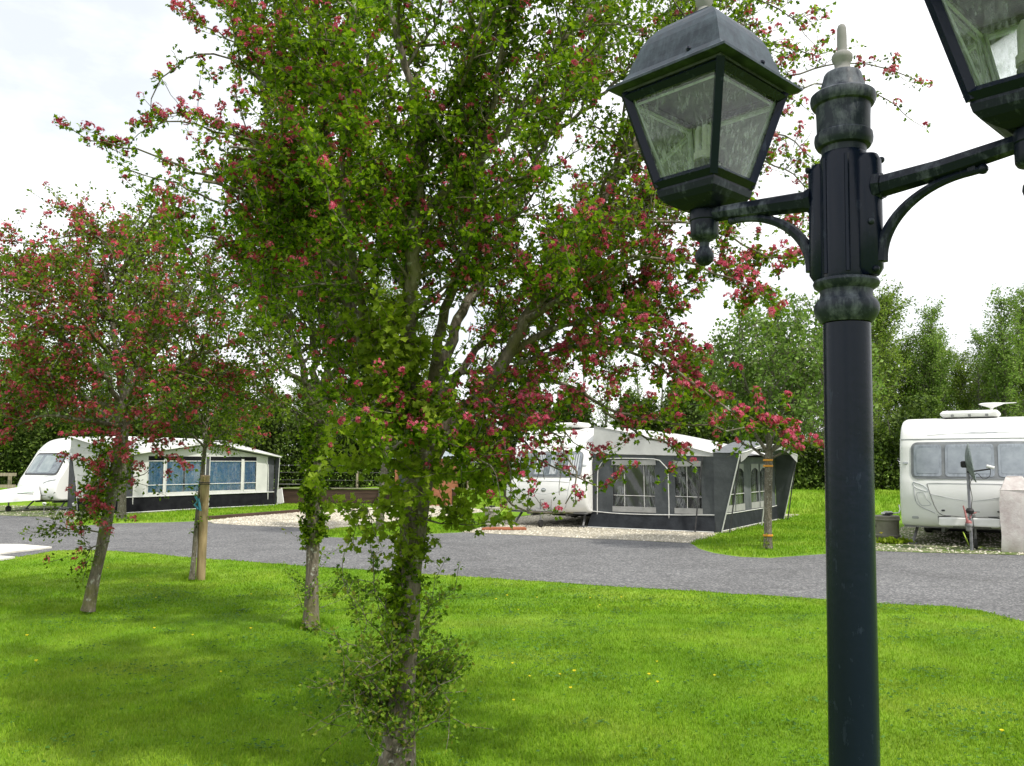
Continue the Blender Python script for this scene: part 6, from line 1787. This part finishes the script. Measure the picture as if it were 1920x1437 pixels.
pipes('piping', [[(DX2 + .03, .0, .50), (DX2 + .03, LY2 / 2, .50), (DX2 + .03, LY2, .50)], [(DX2 + .07, 0, .02), (DX2 + .07, LY2 / 2, .03), (DX2 + .07, LY2, .02)],
                 [(DX2 + .02, yl_u(254), .0), (DX2 + .02, yl_u(254), .9), (DX2 + .02, yl_u(254) - .02, 1.4), (DX2 + .02, yl_u(254) - .1, 1.62), (DX2 + .02, .05, 1.78)],
                 [(DX2 + .02, yl_u(505), .0), (DX2 + .02, yl_u(505), 1.0), (DX2 + .02, yl_u(504), 1.5), (DX2 + .02, yl_u(498), 1.72), (DX2 + .02, yl_u(490), 1.80)], [(DX2 + .03, yw[3] + .05, .02), (DX2 + .03, yw[3] + .05, 1.8)], [(DX2 + .03, yw[4], .02), (DX2 + .03, yw[4], 1.8)]], al, .016)
rf = MB()
for o in (0, -.006):
    rf.grid(lambda x, y: (x, y, 2.46 + (ridge(y) - 2.46) * (x / (DX2 + .2)) + o), list(np.linspace(0, DX2 + .2, 8)), list(np.linspace(-.1, LY2 + .15, 25)))
rf.build('roof', M_LGREY, al)
pipes('roof_edge', [[(DX2 + .2, -.1, ridge(0) - .05), (DX2 + .2, LY2 / 2, ridge(LY2 / 2) - .01)], [(DX2 + .2, LY2 / 2, ridge(LY2 / 2) - .01), (DX2 + .2, LY2 + .15, ridge(LY2) - .06)]], al, .03)
un = MB()
for k in range(20):
    a, b = LY2 * k / 20, LY2 * (k + 1) / 20
    un.add([(DX2 + .2, a, ridge(a) - .02), (DX2 + .2, b, ridge(b) - .02), (DX2 + .02, b, ridge(b) - .09), (DX2 + .02, a, ridge(a) - .09)], [(0, 1, 2, 3)])
un.build('eave', M_GRYC, al)
fabric('wing', M_GRYC, al, [(DX2, LY2 + .04, 0), (DX2 + .1, LY2 + .04, 0), (DX2 + .24, LY2 + .04, 1.80), (DX2, LY2 + .04, 1.80)], 0, 2, .004)
fabric('wing', M_GRYC, al, [(DX2, -.06, 0), (DX2 + .1, -.06, 0), (DX2 + .22, -.06, 1.80), (DX2, -.06, 1.80)], 0, 2, .004)
for y in (-.08, LY2 + .08): MB().tube([(DX2 + .12, y, .0), (DX2 + .20, y, 1.8)], .014, 8).build('pole', M_PIPE, al)
lbl = MB().box((DX2 + .035, yw[4] + .35, .16), (.006, .45, .06)); lbl.build('patch', M_MGREY, al)
# small things round it
sl0 = empty('path_light'); MB().tube([(0, 0, -.02), (0, 0, .3)], .012, 8).build('stem', M_CHASS, sl0)
MB().lathe([(.02, .28), (.045, .30), (.05, .34), (.065, .345), (.06, .365), (.02, .385), (.001, .387)], n=16).build('head', M_WHITE2, sl0)
for i, (u, v) in enumerate(((82, 966), (138, 967), (117, 968))):
    if i == 2: break
    o = sl0 if i == 0 else copy_tree(sl0); g = G(u, v); o.location = (g[0], g[1], 0)
    tag(o, ('small solar path light standing below the emblem of the far left caravan', 'small solar path light beside the grey awning gore at far left')[i], 'path light', 'solar path lights')
fs_ = empty('folding_step', tuple(G(124, 966)), AXR); b = MB(); b.box((0, 0, .2), (.5, .35, .03), 0, .01)
b.build('tread', M_SEAL, fs_); MB().tube([(-.22, -.2, .0), (-.2, -.1, .2)], .014, 6).tube([(.22, -.2, .0), (.2, -.1, .2)], .014, 6).tube([(-.22, .2, .0), (-.2, .1, .2)], .014, 6).tube([(.22, .2, .0), (.2, .1, .2)], .014, 6).build('frame', M_PIPE, fs_)
tag(fs_, 'low folding step with pale legs at the side of the far left caravan', 'step')
bd = G(527, 945); bo = MB(); bo.box((0, 0, .32), (.28, .03, .66), 0, .01)
bo_ = bo.build('leaning_board', M_WHITE2); bo_.location = bd; bo_.rotation_euler = (math.radians(-18), math.radians(-22), -.3); tag(bo_, 'narrow white board leaning beside the right end of the blue curtained awning', 'board')
ct = empty('camping_table', tuple(G(545, 943)), -.3); MB().box((0, 0, .74), (.9, .6, .03), 0, .01).build('tabletop', M_CHASS, ct)
for sx, sy in ((-1, -1), (1, -1), (1, 1), (-1, 1)): MB().tube([(sx * .38, sy * .22, 0), (-sx * .1, sy * .22, .73)], .012, 6).build('leg', M_CHASS, ct)
tag(ct, 'small grey camping table behind the leaning white board', 'table')
# brown retaining boards at the end of the empty pitch
M_SLEEP = mottled('dark brown boards', (.045, .025, .018), (.085, .05, .035), 3, .85, .5, 18, stretch=(.6, 6, 6))
ra, rb_ = np.array([-10.6, yb(-10.6) + .26]), np.array([-1.1, yb(-1.1) + .26])
rw = empty('retaining_wall', ((ra[0] + rb_[0]) / 2, (ra[1] + rb_[1]) / 2, 0), math.atan2(rb_[1] - ra[1], rb_[0] - ra[0])); tag(rw, 'low dark brown timber wall at the back of the empty gravel pitch', 'retaining wall')
Lr = float(np.linalg.norm(rb_ - ra)); bm_ = MB()
for k in range(3): bm_.box((.004 * k, .012 * k, .10 + .19 * k), (Lr, .07, .185), 0, .008)
bm_.build('boards', M_SLEEP, rw); MB().box((0, .02, .605), (Lr, .14, .03), 0, .005).build('capping', mottled('grey capping', (.2, .18, .15), (.3, .27, .23), 4, .85), rw)
# timber edging of the empty pitch
e0, e1 = G(388, 975), G(612, 957); eg_ = MB(); dlt = e1 - e0
eg_.box((0, 0, .04), (float(np.linalg.norm(dlt)), .06, .12), 0, .01)
ego = eg_.build('timber_edging', M_SLEEP); ego.location = (e0 + e1) / 2; ego.rotation_euler = (0, 0, math.atan2(dlt[1], dlt[0])); tag(ego, 'dark timber edging between the grass verge and the empty gravel pitch', 'edging')
# post and wire fence on the bank
M_POST = mottled('grey fence post', (.22, .19, .13), (.36, .31, .23), 5, .85, .4, 20, stretch=(5, 5, .7))
fe = empty('wire_fence', (float(P(620, 870, 33.8)[0]), 33.8, .6)); tag(fe, 'post and wire fence on the bank above the brown boards', 'fence')
fo = np.array(fe.location); pst = []
for u in (466, 569, 671, 775, 880):
    p_ = P(u, 870, 33.8); x = p_[0]; y = yb(x) + .75; pst.append((x, y))
    MB().tube([(x - fo[0], y - fo[1], -.2), (x - fo[0] + .01, y - fo[1], .95)], .05, 10).build('post', M_POST, fe)
for zz in (.3, .6, .88):
    MB().tube([(x - fo[0], y - fo[1] - .05, zz + (.02 if i % 2 else 0)) for i, (x, y) in enumerate(pst)], .006, 5).build('wire', M_CHASS, fe)
# wooden rail at the far left
wf = empty('rail_fence', tuple(G(-40, 945))); tag(wf, 'brown wooden rail fence behind the pointed hitch cover at the left edge', 'fence')
wl = np.array(wf.location)
for u in (-150, 20): q = P(u, 870, 33.5) - wl; MB().box((q[0], q[1], -wl[2] + .55), (.10, .10, 1.15)).build('post', M_POST, wf)
q0, q1 = P(-160, 890, 33.4) - wl, P(33, 890, 33.4) - wl
for dz in (0, -.45): MB().box(tuple((q0 + q1) / 2 + [0, -.09, dz]), (float(q1[0] - q0[0]), .04, .12)).build('rail', M_POST, wf)
# service hut
hu = empty('service_hut', tuple(G(800, 947)), -.28); tag(hu, 'small terracotta coloured hut with a grey ridged roof, half hidden behind the big trunk', 'hut')
M_TERR = mottled('terracotta boarding', (.27, .10, .05), (.36, .15, .08), 3, .8, .3, 16, stretch=(1, 1, 8))
sx_, sy_, hz_ = 2.0, 1.5, 1.75
hb = MB().box((0, 0, hz_ / 2), (sx_, sy_, hz_), 0, .01); hb.build('wall', M_TERR, hu)
M_HROOF = mottled('grey sheet roof', (.28, .33, .37), (.38, .43, .47), 4, .5)
h = MB(); o_ = .1
A_ = [(-sx_ / 2 - o_, -sy_ / 2 - o_, hz_), (sx_ / 2 + o_, -sy_ / 2 - o_, hz_), (sx_ / 2 + o_, sy_ / 2 + o_, hz_), (-sx_ / 2 - o_, sy_ / 2 + o_, hz_), (-sx_ / 2 + .55, 0, hz_ + .42), (sx_ / 2 - .55, 0, hz_ + .42)]
h.add(A_, [(0, 1, 5, 4), (1, 2, 5), (2, 3, 4, 5), (3, 0, 4), (3, 2, 1, 0)]); ro_ = h.build('roof', M_HROOF, hu)
ls = MB()
for k in range(9):
    t = -sx_ / 2 + sx_ * k / 8; ls.tube([(t, -sy_ / 2 - o_, hz_ + .012), (t * .45, -.05, hz_ + .41)], .014, 5)
ls.build('roof_rib', M_HROOF, hu)
dr = MB().box((-.45, -sy_ / 2 - .012, .85), (.75, .03, 1.6), 0, .005); dro = dr.build('door', mottled('dark green door', (.02, .03, .03), (.04, .055, .05), 5, .6), hu)
MB().box((-.15, -sy_ / 2 - .04, .85), (.03, .03, .14)).build('handle', M_CHASS, dro)
MB().box((.5, -sy_ / 2 - .01, 1.45), (.5, .02, .05)).build('trim', M_HROOF, hu)
# blue water barrel by the hut
wbq = G(731, 945); wb = empty('water_barrel', tuple(wbq)); tag(wb, 'dark blue barrel standing by the brown boards left of the hut', 'barrel')
MB().lathe([(.20, 0), (.22, .03), (.22, .2), (.23, .22), (.22, .24), (.22, .42), (.23, .44), (.22, .46), (.21, .66), (.18, .7), (.01, .71)], n=24).build('body', mottled('blue plastic', (.02, .05, .11), (.04, .08, .16), 5, .45), wb)
MB().lathe([(.05, .70), (.05, .74), (.01, .745)], (.08, 0, 0), 12).build('cap', M_BLACK, wb)
